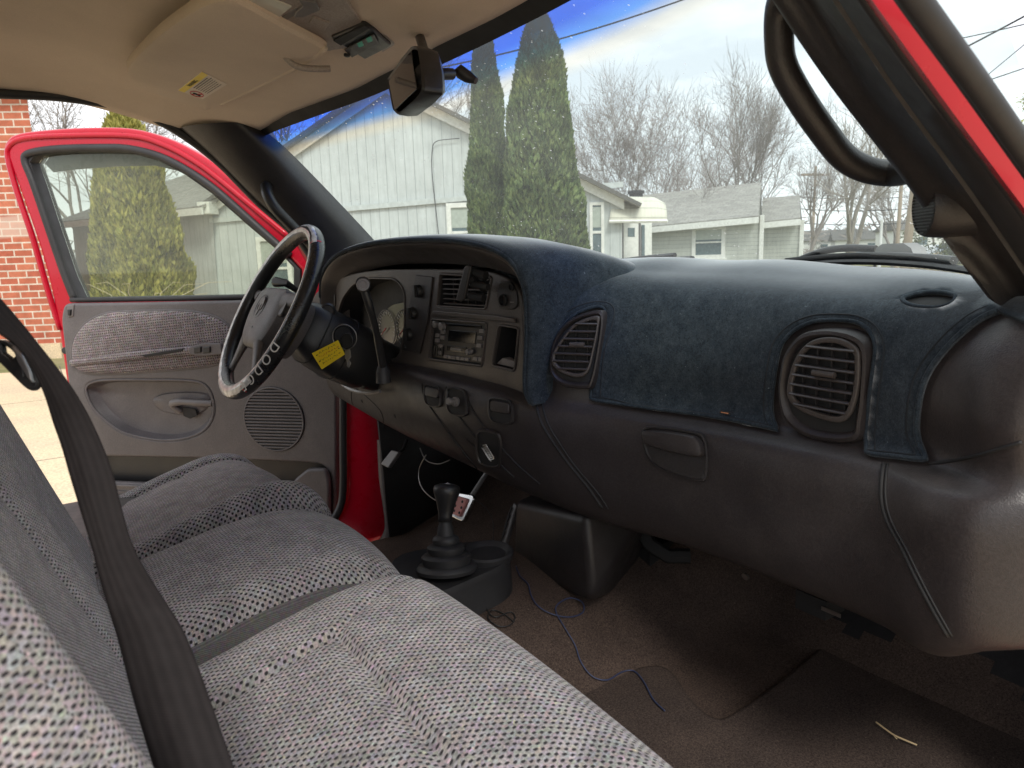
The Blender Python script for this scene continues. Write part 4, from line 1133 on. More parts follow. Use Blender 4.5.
# wiper/shift stalk on the column
st = cat([P(383, 368, X=.52), P(377, 335, X=.50), P(370, 308, X=.48), P(364, 288, X=.47), P(363, 283, X=.465)], 5, False)
stk = MB().tube(st, [.0075]*5+[.0065]*5+[.0075]*5+[.0115]*5+[.0125]*(len(st)-20), 12).build('gear_lever', M['black'], clm, 50)
MB().lathe(P(363, 285, X=.463), (P(363, 280, X=.44)-P(366, 292, X=.48)).normalized(), [(.0112, 0), (.0105, .004), (.007, .0045), (.0065, .003), (.0005, .003)], 20).build('lever_end_cap', M['button'], stk)
MB().lathe(P(383, 372, X=.52)-Vector((0, 0, .02)), (0, 0, 1), [(.014, 0), (.013, .02), (.010, .030), (.007, .034)], 18).build('lever_boot', M['rubber'], clm)
ts = MB().tube([P(296, 290, X=.47), P(286, 283, X=.44), P(276, 282, X=.43)], [.006, .008, .011], 12).build('turn_signal_lever', M['black'], clm, 60)
# keys: hang from the lock, a thing of their own
KR = thing('key_ring', P(345, 337, Y=.35), 'key ring with yellow writing tag hanging in the ignition lock', 'keys')
kpl = Plane(P(346, 338, Y=.352), Vector((.75, -.65, 0)), (0, 0, 1))
kc = Vector(kpl.px(345, 337)); rr_ = .5*(Vector(kpl.px(357, 337))-Vector(kpl.px(333, 337))).length
MB().tube([kpl.at(kc.x+rr_*cos(a), kc.y+rr_*sin(a), .002) for a in [2*pi*k/40 for k in range(40)]], .0012, 8, closed=True).build('split_ring', M['metal'], KR, 180)
M['keybrass'] = plain('steel_key', (.5, .48, .44), .35, metal=1)
kh = [(v.x, v.y) for v in cat([(*kpl.px(*q), 0) for q in [(343, 335), (350, 333), (354, 338), (353, 346), (346, 349), (342, 343)]], 4)]
plate('key_head', kpl, [kh], .006, .002, M['black'], KR, c=.006)
kb = [tuple(kpl.px(*q)) for q in [(345, 349), (350, 348), (351, 357), (349, 360), (351, 363), (349, 368), (347, 366), (347, 361), (345, 358)]]
plate('spare_key', kpl, [kb], .002, .0005, M['keybrass'], KR, c=.001)
tgp = Plane(P(330, 355, Y=.335), Vector((.62, -.78, .0)), (0, .12, 1))
tq = [tgp.px(*q) for q in [(315, 353), (341, 340), (348, 354), (325, 369)]]
tq_ = [Vector((a, b, 0)) for a, b in tq]
tc2 = [tgp.px(*q) for q in [(320, 355), (323, 361), (342, 348)]]
hl_ = [[(c[0]+.0016*cos(a), c[1]+.0016*sin(a)) for a in [2*pi*k/12 for k in range(12)]] for c in tc2]
tgo = plate('yellow_tag', tgp, [[(v.x, v.y) for v in rounded(tq_, .001)]]+hl_, .0018, .0004, M['yellow'], KR, c=.012)
e1 = tq_[1]-tq_[0]; an = atan2(e1.y, e1.x); hgt = (tq_[0]-tq_[3]).length
random.seed(11)
for k in range(4):
    mb = MB(); u = .12+.04*(k % 2)
    while u < .86:
        a_ = []; n_ = random.choice((3, 4, 5))
        for i in range(n_):
            v = .17+.2*k+random.uniform(-.06, .06); p = (tq_[0].lerp(tq_[1], u)).lerp(tq_[3].lerp(tq_[2], u), v); a_.append(tgp.at(p.x, p.y, .0123)); u += random.uniform(.012, .03)
        mb.tube(a_, .00035, 4); u += .02
    mb.build('tag_scribble', M['ink' if k != 1 else 'redink'], KR)
MB().tube([tgp.at(*tgp.px(344, 347), .012), kpl.at(kc.x, kc.y-rr_, .002)], .001, 6).build('tag_link', M['metal'], KR)
# phone mount clipped into the centre vent
PM = thing('phone_mount', P(465, 284, X=.60), 'black phone mount pad clipped into the dash vent above the radio', 'phone holder')
pmp = Plane(P(465, 284, X=.598), Vector((.25, -1, 0)), (0, 0, 1))
po = [(v.x, v.y) for v in rounded([(*pmp.px(*q), 0) for q in [(464, 265), (471, 265), (463, 302), (455, 301)]], .008, 6)]
plate('mount_pad', pmp, [po], .007, .003, M['black'], PM, c=.0)
mb = MB(); mb.tube([pmp.at(*pmp.px(467, 278), -.006), P(480, 284, X=.63), P(484, 290, X=.64)], .006, 10)
mb.tube([P(472, 272, X=.615), P(486, 276, X=.625)], .008, 10); mb.tube([P(470, 296, X=.618), P(484, 298, X=.628)], .007, 10)
mb.tube([P(472, 284, X=.612), P(488, 287, X=.622)], .006, 10)
mb.build('mount_clip', M['matte'], PM, 60)

# ================================================================== driver door, swung open
Hn = Vector((.715, .84, 0)); Lt = Vector((.04, 1.55, 0))
dpl = Plane(Lt, (Hn-Lt), (0, 0, 1))                   # e1 towards the hinge (right in the picture), n faces the cab
if dpl.n.dot(CAM-Lt) < 0: raise Exception('door normal')
def dpx(l, n=0, r=None, pl=None):
    q = [Vector((*(pl or dpl).px(a, b), 0)) for a, b in l]
    if r is not None: q = rounded(q, r)
    elif n: q = cat(q, n)
    return [(v.x, v.y) for v in q]
DS = dpl.shift(-.028)
def dopen(l, n=4): return [(v.x, v.y) for v in cat([(*DS.px(a, b), 0) for a, b in l], n, False)]
dz0 = GZ+.48
lo = [Vector(dpl.px(345, 330)), Vector(dpl.px(347, 520))]
f_out = dopen([(73, 440), (68, 400), (63, 365), (57, 325), (50, 288), (39, 248), (23, 201), (6, 155), (3, 147), (6, 140), (14, 134), (38, 130), (85, 127), (129, 128), (164, 137), (195, 152), (219, 168), (254, 196), (297, 230), (338, 268)])
hx_ = lo[0].x
f_out = f_out+[(hx_, f_out[-1][1]), (hx_, lo[1].y-.05), (hx_-.06, -.86), (f_out[0][0]+.02, -.86)]
g_out = dpx([(77, 301), (66, 275), (50, 228), (35, 183), (27, 161), (32, 154), (60, 151), (100, 150), (129, 151), (160, 159), (188, 174), (215, 193), (250, 224), (283, 252), (300, 270), (300, 297)], pl=DS)
g_big = [(q[0], q[1]) for q in g_out]
door = plate('driver_door', dpl, [f_out, g_out], .045, .012, M['red'], TR, c=-.028, res=4)
gcx = sum(q[0] for q in g_out)/len(g_out); gcy = sum(q[1] for q in g_out)/len(g_out)
plate('window_channel', dpl, [[(gcx+(q[0]-gcx)*1.002, gcy+(q[1]-gcy)*1.002) for q in g_out], [(gcx+(q[0]-gcx)*.965, gcy+(q[1]-gcy)*.965) for q in g_out]], .05, .003, M['rubber'], door, c=-.024)
# inner raised return of the red frame
bar_pts = [dpl.at(a, b, -.010) for a, b in dpx([(60, 330), (46, 286), (33, 240), (17, 193), (8, 160), (9, 147), (22, 139), (60, 136), (129, 136), (163, 145), (192, 160), (216, 177), (250, 205), (290, 238)], pl=dpl.shift(-.028))]
bar_pts = [p+dpl.n*(-.020) for p in bar_pts]
MB().tube(cat(bar_pts, 4, False), .009, 8).build('window_frame_rib', M['red'], door, 180)
sealp = [dpl.at(a, b, -.024) for a, b in dpx([(75, 300), (64, 272), (48, 225), (33, 181), (25, 160), (31, 153), (60, 149), (100, 148), (129, 149), (161, 157), (190, 172), (217, 191), (252, 222), (290, 256)], pl=dpl.shift(-.024))]
MB().tube(cat(sealp, 4, False), .0115, 8).build('window_seal', M['rubber'], door, 180)
gp_ = dpx([(79, 303), (66, 275), (50, 228), (35, 183), (27, 161), (32, 154), (60, 151), (100, 150), (129, 151), (160, 159), (188, 174), (215, 193), (250, 224), (283, 252), (303, 270), (303, 303)])
plate('window_glass', dpl, [gp_], .004, .001, M['doorglass'], door, c=-.040)
shd = dpx([(27, 161), (32, 154), (60, 151), (100, 150), (129, 151), (160, 159), (188, 174), (200, 184), (170, 170), (140, 163), (100, 164), (60, 167), (36, 170)])
plate('window_shade_strip', dpl, [shd], .003, .001, plain('smoked_deflector', (.16, .15, .13), .3), door, c=-.060)
MB().tube([dpl.at(*dpl.px(70, 300), -.004), dpl.at(*dpl.px(302, 297), -.004)], .007, 8).build('window_sweep', M['rubber'], door, 180)
for q in ((63, 351),): MB().lathe(dpl.at(*dpl.px(*q), -.008), dpl.n, [(.011, 0), (.010, .003), (.006, .004), (.001, .004)], 16).build('door_bumper', M['rubber'], door)
# grey inner panel with openings
p_out = dpx([(68, 303), (150, 302), (292, 299), (325, 300), (339, 310), (339, 420), (339, 560), (120, 575), (84, 520), (76, 420), (68, 345), (65, 318)], r=.02)
arm = dpx([(90, 388), (98, 381), (117, 379), (150, 379), (195, 380), (211, 387), (217, 405), (214, 420), (204, 431), (188, 437), (168, 439), (145, 436), (125, 430), (108, 418), (96, 405)], 3)
slot = dpx([(96, 455), (200, 457), (305, 461), (326, 463), (334, 475), (334, 560), (120, 570), (96, 505)], r=.02)
pan = plate('door_panel', dpl, [p_out, arm, slot], .022, .008, M['doorgrey'], door, c=.016, res=4)
dome('armrest_recess', dpl, arm, [(1.02, .0), (1.0, -.002), (.95, -.018), (.88, -.030), (.6, -.034), (.2, -.035)], M['doorgrey'], door, c=.018)
MB().tube([dpl.at(a, b, .014) for a, b in arm], .004, 8, closed=True).build('recess_rim', M['doorgrey'], door, 180)
# fabric insert, padded
ins = dpx([(76, 354), (78, 340), (84, 329), (94, 320), (110, 313), (129, 311), (165, 310), (195, 311), (218, 316), (232, 325), (240, 340), (236, 355), (226, 362), (200, 367), (150, 371), (117, 373), (90, 372), (79, 366)], 4)
fi = dome('door_fabric_insert', dpl, ins, [(1.0, 0), (.985, .006), (.95, .011), (.85, .015), (.6, .018), (.3, .019)], M['knit_door'], door, c=.014)
# armrest ledge on the insert
def ins_h(q, h): return dpl.at(*dpl.px(*q), h)
MB().tube(cat([ins_h((78, 362), .026), ins_h((120, 357), .034), (ins_h((160, 352), .038)), ins_h((200, 349), .038), ins_h((236, 346), .032)], 5, False), [.010]*5+[.012]*16, 10, upv=dpl.n, flat=.6).build('armrest_roll', M['knit_door'], fi, 180)
for o_ in (fi, fi.children[0]):
    Mx = dpl.mat().inverted(); boxuv(o_, 1, Matrix(((0, 1, 0, 0), (0, 0, 1, 0), (1, 0, 0, 0), (0, 0, 0, 1))) @ Mx) if False else None
    me = o_.data; u_ = me.uv_layers.new(name='UVMap')
    for p in me.polygons:
        for li in p.loop_indices:
            v = Mx @ me.vertices[me.loops[li].vertex_index].co; u_.data[li].uv = (v.x, v.y)
plate('pull_slot', dpl, [dpx([(152, 353), (170, 350), (194, 346), (193, 349), (178, 352), (156, 355)], r=.003)], .01, .002, M['matte'], door, c=.047)
sww = plate('window_switch', dpl, [dpx([(200, 345), (214, 341), (232, 341), (233, 352), (214, 354), (201, 352)], r=.006)], .012, .003, M['doorgrey'], door, c=.052)
for x in (210, 219): plate('switch_rocker', dpl, [dpx([(x-4, 345), (x+3, 344), (x+3, 350), (x-4, 351)], r=.003)], .006, .002, M['black'], sww, c=.056)
MB().tube([dpl.at(a, b, .016) for a, b in ins], .0035, 8, closed=True).build('insert_piping', M['doorgrey'], door, 180)
# inner handle
dome('handle_escutcheon', dpl, dpx([(150, 401), (160, 395), (185, 393), (205, 395), (207, 406), (195, 415), (175, 415), (158, 411)], 4), [(1.03, -.02), (1.0, -.012), (.94, -.009), (.5, -.008)], M['doorgrey'], door)
hp = cat([dpl.at(*dpl.px(180, 412), -.004), dpl.at(*dpl.px(174, 404), .008), dpl.at(*dpl.px(182, 401), .014), dpl.at(*dpl.px(200, 402), .013), dpl.at(*dpl.px(214, 403), .008)], 5, False)
MB().tube(hp, [.010]*5+[.011]*6+[.0095]*(len(hp)-11), 12, upv=dpl.n, flat=.8).build('inside_handle', M['button'], door, 60)
plate('handle_opening', dpl, [dpx([(182, 407), (195, 409), (197, 415), (190, 419), (183, 416)], r=.004)], .004, .001, M['matte'], door, c=-.001)
# lock knob pocket in the corner
plate('lock_pocket', dpl, [dpx([(72, 305), (79, 304), (78, 316), (73, 317)], r=.003)], .006, .002, M['button'], door, c=.019)
plate('lock_knob', dpl, [dpx([(73.5, 309), (77, 309), (76.5, 315), (74, 315)], r=.002)], .008, .002, M['black'], door, c=.024)
# speaker grille
sc = Vector(dpl.px(277, 418)); sr = .5*(Vector(dpl.px(306, 418))-Vector(dpl.px(248, 418))).length; srv = .5*(Vector(dpl.px(277, 387))-Vector(dpl.px(277, 449))).length
circ = [(sc.x+sr*cos(a), sc.y+srv*sin(a)) for a in [2*pi*k/40 for k in range(40)]]
sg = dome('speaker_grille', dpl, circ, [(1.04, .0), (1.03, .003), (.98, .004), (.95, .0015), (.3, .001)], M['matte'], door, c=.016)
MB().tube([dpl.at(a, b, .0175) for a, b in circ], .0032, 8, closed=True).build('grille_ring', M['doorgrey'], sg, 180)
mb = MB()
for k in range(-9, 10):
    z = k*srv/10; wv = sr*sqrt(max(0, 1-(z/srv)**2))*.98
    mb.tube([dpl.at(sc.x-wv, sc.y+z, .0185), dpl.at(sc.x+wv, sc.y+z, .0185)], .0030, 6, upv=dpl.n, flat=.7)
mb.build('grille_bars', M['doorgrey'], sg)
# map pocket
dome('map_pocket_well', dpl, slot, [(1.01, .0), (1.0, -.026), (.2, -.027)], M['black'], door, c=.01)
pk = plate('map_pocket', dpl, [dpx([(96, 478), (150, 480), (230, 484), (292, 487), (300, 476), (312, 466), (330, 466), (334, 478), (334, 565), (120, 575), (96, 520)], r=.012)], .02, .008, M['doorgrey'], door, c=.030, res=4)
plate('pocket_carpet', dpl, [dpx([(100, 486), (200, 490), (300, 494), (318, 500), (322, 560), (130, 570), (100, 520)], r=.012)], .006, .002, M['velour'], door, c=.034)
MB().tube([dpl.at(*dpl.px(96, 481), .03), dpl.at(*dpl.px(200, 485), .034), dpl.at(*dpl.px(294, 489), .034)], .004, 8).build('pocket_rim', M['doorgrey'], door, 180)
# red hinge pillar (A post) with black seal and grey sill, below the driver end of the dash
hp_ = Plane((.70, .80, 0), (.93, .35, 0), (0, 0, 1))
PX3 = lambda l, y: [P(a, b, Y=y) for a, b in l]
rA = cat(PX3([(350, 380), (350, 440), (350, 490), (345, 512), (333, 530), (322, 545)], .82), 4, False)
rB = cat(PX3([(362, 395), (363, 440), (364, 490), (360, 520), (350, 535), (335, 552)], .795), 4, False)
rC = cat(PX3([(377, 412), (379, 450), (381, 490), (380, 520), (371, 537), (352, 550)], .775), 4, False)
MB().loft([[p+Vector((.05, .03, 0)) for p in rA], rA, rB, rC, [p+Vector((.06, 0, 0)) for p in rC]], closed=False).build('hinge_pillar', M['red'], TR, 60)
MB().tube(cat(PX3([(343, 380), (343, 440), (343, 490), (339, 510), (328, 527)], .83), 4, False), .011, 8).build('door_seal', M['rubber'], TR, 180)
for q in ((347, 480), (352, 520)): pass
kA = cat(PX3([(378, 440), (380, 480), (385, 520), (383, 535), (372, 548), (352, 560)], .77), 4, False)
kB = cat(PX3([(381, 440), (384, 480), (390, 520), (389, 534), (380, 548), (362, 562)], .76), 4, False)
MB().loft([[p+Vector((0, .01, 0)) for p in kA], kA, kB, [p+Vector((.03, 0, 0)) for p in kB]], closed=False).build('sill_trim', M['doorgrey'], TR, 60)
# kick panel
V = PX3([(374, 415), (470, 430)], .75); 
kp = MB(); kp.add([Vector((.735, .762, -.28)), Vector((1.3, .762, -.28)), Vector((1.3, .762, -.85)), Vector((.755, .762, -.85))], [(0, 1, 2, 3)]); o_ = kp.build('kick_panel', M['rubber'], TR); solid(o_, .01, 0)
# parking brake pedal and its arm
pb = MB(); c0_ = P(392, 455, X=.74)
pbp = Plane(c0_, (0.35, -1, 0), (.35, .1, 1))
pk_ = plate('parking_brake_pedal', pbp, [dpx([(380, 464), (391, 450), (399, 452), (388, 468)], r=.004, pl=pbp)], .014, .003, M['button'], TR, c=.0)
MB().tube([P(396, 455, X=.75), P(403, 450, X=.78), P(407, 440, X=.80)], .005, 8).build('pedal_arm', M['black'], pk_)
# brake pedal
bc = P(462, 506, Y=.36); bpl = Plane(bc, (.12, -1, 0), (.42, 0, 1))
bo = dpx([(449, 491), (473, 495), (474, 499), (463, 522), (459, 521), (436, 509)], r=.006, pl=bpl)
bk = plate('brake_pedal', bpl, [bo], .012, .003, M['chrome'], TR, c=0)
bi = dpx([(452, 494), (469, 499), (461, 517), (441, 509)], r=.004, pl=bpl)
bpc = plate('pedal_pad', bpl, [bi], .006, .002, M['pad'], bk, c=.005)
mb = MB()
for q in ((458, 500), (464, 502), (457, 506), (463, 508), (456, 511), (461, 513), (452, 505)): mb.lathe(bpl.at(*bpl.px(*q), .0052), bpl.n, [(.0035, 0), (.003, .0008), (.0005, .0008)], 10)
mb.build('pad_holes', M['matte'], bk)
MB().tube([P(471, 497, Y=.36), P(478, 486, Y=.355), P(486, 474, Y=.35), P(490, 465, Y=.345)], .006, 8).build('pedal_arm', M['button'], bk)
# accelerator pedal beside the tunnel
ac = Plane(P(508, 530, X=.80), (0.2, -1, 0), (.6, 0, 1))
acc = plate('accelerator_pedal', ac, [dpx([(515, 503), (519, 505), (506, 548), (501, 545)], r=.003, pl=ac)], .012, .003, M['button'], TR, c=.006)
mb = MB()
for k in range(4): mb.tube([ac.at(*ac.px(514-2.2*k, 508+8*k), .008), ac.at(*ac.px(509-2.2*k, 520+8*k), .008)], .002, 5)
mb.build('pedal_ribs', M['black'], acc)

# ================================================================== floor, tunnel, console, cables
def floorz(x, y):
    q_ = max(0, min(1, (y-.12)/.28)); z = -.70-.070*q_*q_*(3-2*q_)
    h = exp(-((y-.03)/.20)**4)
    z += .11*h
    f = max(0, x-(1.02-.12*h)); z += f*f*1.6/(f+.25)*1.0
    # moulded ridges
    z += .0025*sin(x*9+y*3)*sin(y*11)
    if y > .25: z += max(0, x-.80)*.35*min(1, (y-.25)/.15)
    return min(z, -.22)
V, F = grid(lambda u, v: Vector((-.5+1.85*u, -.80+1.562*v, floorz(-.5+1.85*u, -.80+1.562*v))), 120, 100)
fl = mesh('floor_carpet', V, F, M['carpet'], TR, 180); fl.data.materials.append(M['carpet_shade'])
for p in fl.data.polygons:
    if p.center.x > 1.13+.02*sin(p.center.y*20) and p.center.y < .20: p.material_index = 1  # under-dash shade put into the colour of the rising carpet
# firewall
o_ = mesh('firewall', [(1.42, -.8, -.9), (1.42, .8, -.9), (1.36, .8, -.13), (1.36, -.8, -.13)], [(0, 1, 2, 3)], M['matte'], TR); solid(o_, .02, 0)
# passenger kick panel and sill
mb = MB(); mb.aabox(.95, 1.36, -.80, -.775, -.78, -.40); mb.aabox(-.5, .7, -.80, -.745, -.82, -.655); mb.build('sill_panel', M['rubber'], TR)
mb = MB(); mb.aabox(-.5, .60, .75, .80, -.86, -.80); mb.build('sill_panel', M['doorgrey'], TR)
mb = MB(); mb.aabox(-.5, .75, .80, .83, -1.0, -.86); mb.aabox(-.5, 1.3, -.83, -.80, -1.0, -.70); mb.build('rocker_panel', M['red'], TR)
# floor mat with a moulded rim: lies loose on the carpet
FM = thing('floor_mat', (.75, -.45, -.695), 'brown carpeted floor mat lying in the passenger footwell', 'floor mat')
mp_ = [(570, 690), (590, 688), (615, 675), (640, 666), (662, 665), (676, 674), (686, 690), (700, 706), (717, 717), (735, 710), (775, 682), (812, 652), (826, 641), (842, 640), (865, 652), (940, 686), (1020, 722), (1060, 742)]
mpt = [P(a, b, Z=-.69) for a, b in mp_]
mpo = cat(mpt, 4, False)+[Vector((1.22, -.73, -.69)), Vector((.3, -.74, -.69)), Vector((.3, -.12, -.69)), Vector((.48, -.14, -.69))]
fpl = Plane((0, 0, -.70), (1, 0, 0), (0, 1, 0))
mp2 = [(p.x, p.y) for p in mpo]
plate('mat_body', fpl, [mp2], .022, .010, M['mat'], FM, c=.012)
# gear box cover (plastic hump in front of the tunnel)
A_, B_, C_, D_ = P(514, 501, X=.75), P(584, 516, X=.715), P(592, 603, X=.715), P(512, 573, X=.76)
E_, F_ = P(632, 548, X=.93), P(600, 512, X=.95)
bmh = bmesh.new()
for v in (A_, B_, C_, D_, E_, F_, A_+Vector((.22, .02, .02)), D_+Vector((.25, .02, -.03)), E_+Vector((.05, .05, -.12)), B_+Vector((.22, .01, .03))): bmh.verts.new(v)
r = bmesh.ops.convex_hull(bmh, input=bmh.verts); bmesh.ops.delete(bmh, geom=[g for g in r['geom_interior'] if isinstance(g, bmesh.types.BMVert)], context='VERTS')
bmesh.ops.dissolve_limit(bmh, angle_limit=radians(12), verts=bmh.verts, edges=bmh.edges)
me = bpy.data.meshes.new('tunnel_cover'); bmh.to_mesh(me); bmh.free()
tcv = link(bpy.data.objects.new('tunnel_cover', me), M['plastic'], TR)
md = tcv.modifiers.new('bevel', 'BEVEL'); md.width = .016; md.segments = 4; md.limit_method = 'ANGLE'; md.angle_limit = radians(25)
me.polygons.foreach_set('use_smooth', [True]*len(me.polygons))
for q in ((526, 561), (555, 574)):
    n_ = (B_-A_).cross(D_-A_).normalized(); n_ = n_ if n_.x < 0 else -n_
    d = ray(*q); t = (A_-CAM).dot(n_)/d.dot(n_); p = CAM+d*t
    MB().lathe(p+n_*.0006, n_, [(.0052, 0), (.0048, .0008), (.0035, -.0005), (.0005, -.0005)], 14).build('screw_hole', M['matte'], tcv)
# floor console with cup recess and the transfer lever boot
cz = -.525
co_ = [P(a, b, Z=cz) for a, b in [(392, 560), (440, 546), (474, 541), (492, 540), (505, 546), (509, 556), (500, 566), (470, 580), (430, 598), (395, 620)]]
co_ = cat(co_, 4, True)
ctr = sum(co_, Vector((0, 0, 0)))/len(co_)
def cring(s, z): return [Vector((ctr.x+(p.x-ctr.x)*s, ctr.y+(p.y-ctr.y)*s, z)) for p in co_]
cs = MB().loft([cring(1.10, -.66), cring(1.06, -.60), cring(1.02, cz-.012), cring(1.0, cz-.003), cring(.975, cz), cring(.93, cz-.001), cring(.5, cz-.004), cring(.05, cz-.004)], cap1=True).build('floor_console', M['rubber'], TR, 40)
cu = P(487, 553, Z=cz+.004)
cupo = MB().lathe(cu, (0, 0, 1), [(.046, -.01), (.048, .003), (.044, .006), (.040, .004), (.034, -.0015), (.02, -.003), (.001, -.003)], 36).build('cup_holder', M['rubber'], cs)
bb_ = P(447, 571, Z=cz)
boot = MB(); prof = []
tilt = (P(445, 492, X=.56)-bb_); hb_ = tilt.length; td = tilt.normalized()
prof = [(.060, 0), (.062, .006), (.057, .012), (.048, .013), (.050, .020), (.051, .026), (.045, .030), (.036, .031), (.039, .037), (.039, .042), (.033, .046), (.025, .047), (.028, .053), (.026, .058), (.018, .062), (.016, .075), (.0135, .080), (.0125, .09), (.014, .095)]
tb_ = (Vector((0, 0, 1))*.6+td*.4).normalized()
boot.lathe(bb_, tb_, [(a_*.84, b_) for a_, b_ in prof], 32); bt = boot.build('gear_lever_boot', M['rubber'], TR, 50)
kt = bb_+tb_*.085; ktop = P(447, 484, X=kt.x+.012); kd = (ktop-kt).normalized(); kl = (ktop-kt).length
MB().lathe(kt, kd, [(.0125, 0), (.012, kl*.15), (.0135, kl*.3), (.0175, kl*.55), (.0222, kl*.74), (.0235, kl*.86), (.0215, kl*.95), (.014, kl*.995), (.001, kl)], 28).build('gear_lever', M['black'], TR, 180)
mb = MB(); 
for i in (-1, 0, 1): mb.tube([ktop+Vector((-.003, .004*i, -.0005)), ktop+Vector((.004, .004*i, .0006))], .0006, 4)
mb.tube([ktop+Vector((.0005, -.004, .0004)), ktop+Vector((.0005, .004, .0004))], .0006, 4)
mb.build('shift_pattern', M['metal'], bt)
# loose leads
def wire(name, pts, r, mat, label, cat_='wire'):
    mb = MB(); mb.tube(cat(pts, 6, False), r, 6); o = mb.build(name, M[mat], None, 180, label=label, cat_=cat_); return o
def FZ(x, y, lift=.004):
    """a pixel laid on the floor surface"""
    z = -.68
    for _ in range(8):
        p = P(x, y, Z=z); z = .5*z+.5*(floorz(p.x, p.y)+lift)
    return P(x, y, Z=z)
wire('blue_cable', [FZ(*q) for q in [(516, 566), (520, 576), (528, 584), (531, 595), (538, 606), (552, 614), (570, 617), (583, 612), (582, 602), (570, 598), (558, 604), (556, 612), (565, 628), (575, 645), (581, 662), (592, 676), (607, 680)]]+
     [P(*q, Z=-.685) for q in [(622, 672), (634, 671), (644, 682), (653, 699), (665, 711)]], .0013, 'blue_wire', 'thin blue cable snaking over the brown carpet to the floor mat', 'cable')
wire('black_wire', [FZ(*q) for q in [(486, 598), (488, 611), (496, 617), (510, 612), (515, 617), (510, 625), (498, 626), (488, 618), (492, 610), (504, 614), (514, 622)]], .0011, 'black', 'thin black wire coiled on the carpet beside the floor console')
wire('hanging_wire', [P(426, 455, X=.70), P(419, 470, X=.70), P(421, 486, X=.69), P(432, 498, X=.68), P(448, 505, X=.67)], .0013, 'metal', 'thin grey wire looping down from under the dash behind the gear lever')
wire('under_dash_wire', [P(420, 448, X=.74), P(426, 460, X=.74), P(438, 464, X=.74), P(450, 460, X=.74)], .0014, 'button', 'short grey loop of wire tucked under the steering column')
wire('wire_tail', [P(462, 545, Z=-.50), P(464, 553, Z=-.505), P(466, 566, Z=-.55), P(466, 580, Z=-.57), P(460, 586, Z=-.58)], .0009, 'blue_wire', 'short dark blue wire end hanging over the floor console side')
wire('pedal_wire', [P(476, 500, Y=.3), P(486, 508, Y=.28), P(493, 522, Y=.26), P(493, 540, Y=.22)], .0009, 'black', 'fine dark wire curving down the carpet behind the brake pedal')
st_ = MB(); sp0 = [P(a, b, Z=-.682) for a, b in [(876, 722), (884, 728), (894, 735), (905, 740), (917, 745)]]
st_.tube(cat(sp0, 4, False), .0013, 5); st_.tube([P(893, 735, Z=-.681), P(897, 739, Z=-.681)], .0008, 4)
st_.build('straw_stalk', M['straw'], None, 180, label='pale dry straw stalk lying on the dark floor mat', cat_='straw')
# crumbs of grit on the carpet
random.seed(3)

# ================================================================== seats
def cushion(name, x0, x1, y0, y1, zt, zb, r, fn, mat='knit', crown=.012, uvs=1.0):
    c = ((x0+x1)/2, (y0+y1)/2, (zt+zb)/2); h = ((x1-x0)/2, (y1-y0)/2, (zt-zb)/2)
    V, F = rbox(c, h, r, 70, fn)
    o = mesh(name, V, F, M[mat], TR, 180); boxuv(o, uvs); return o
def groove(d, w=.006, a=.006): return -a*exp(-(d/w)**2)
def seg_d(p, a, b):
    a = Vector(a); b = Vector(b); q = Vector(p); t = max(0, min(1, (q-a).dot(b-a)/(b-a).length_squared)); return (q-a-(b-a)*t).length
def top_w(p, zt): return max(0, min(1, (p.z-(zt-.15))/.12))
def f_pass(p):
    w = top_w(p, -.380); x, y = p.x, p.y
    z = p.z; v = (y+.48)/.295
    dz = sm([(-.07, -.07), (.0, -.062), (.10, -.042), (.16, -.024), (.22, -.008), (.28, .004), (.34, .0), (.40, -.022)], x)+.014*(1-v*v)-.020*exp(-((y+.190)/.045)**2)
    d1 = abs(y+.335) if x < .215 else 9; d2 = abs(x-.215) if y < -.335 else 9; d3 = seg_d((x, y), (.215, -.335), (.37, -.245)); 
    g = groove(min(d1, d2), .005, .012)+groove(d3, .006, .006)
    bol = .006*exp(-((y+.255)/.05)**2)*min(1, max(0, (.30-x)/.2))
    return Vector((x, y, z+w*(dz+g+bol)+ (0 if w else 0)))
sc1 = cushion('seat_cushion', -.07, .396, -.775, -.188, -.380, -.58, .070, f_pass)
def f_mid(p):
    w = top_w(p, -.395); x, y = p.x, p.y; v = (y+.005)/.165
    dz = sm([(-.07, -.06), (.0, -.054), (.10, -.026), (.20, -.004), (.28, .002), (.34, -.016), (.41, -.060)], x)+.014*(1-v*v)
    g = groove(abs(y-.156), .006, .003)
    return Vector((x+.012*(1-v*v)*(1 if x > .2 else 0), y, p.z+w*(dz+g)))
sc2 = cushion('seat_cushion', -.07, .400, -.166, .152, -.395, -.59, .055, f_mid)
V, F = rbox((.14, -.007, -.51), (.205, .156, .075), .04, 30); o = mesh('seat_cushion_base', V, F, M['velour'], TR, 180); boxuv(o)
V, F = rbox((.16, -.48, -.53), (.225, .285, .075), .04, 30); o = mesh('seat_cushion_base', V, F, M['velour'], TR, 180); boxuv(o)
def f_drv(p):
    w = top_w(p, -.430); x, y = p.x, p.y; v = (y-.47)/.29
    dz = sm([(-.07, -.085), (.0, -.080), (.10, -.060), (.20, -.026), (.29, .0), (.35, -.004), (.42, -.045)], x)+.016*(1-v*v)-.024*max(0, v)
    bl = .046*exp(-((y-.235)/.05)**2)+.016*exp(-((y-.725)/.04)**2)
    g = groove(abs(y-.29), .006, .012)+groove(abs(y-.675), .007, .016)+(groove(abs(x-.22), .006, .007) if .29 < y < .675 else 0)
    return Vector((x, y, p.z+w*(dz+bl+g)))
sc3 = cushion('seat_cushion', -.07, .415, .176, .765, -.430, -.62, .06, f_drv)
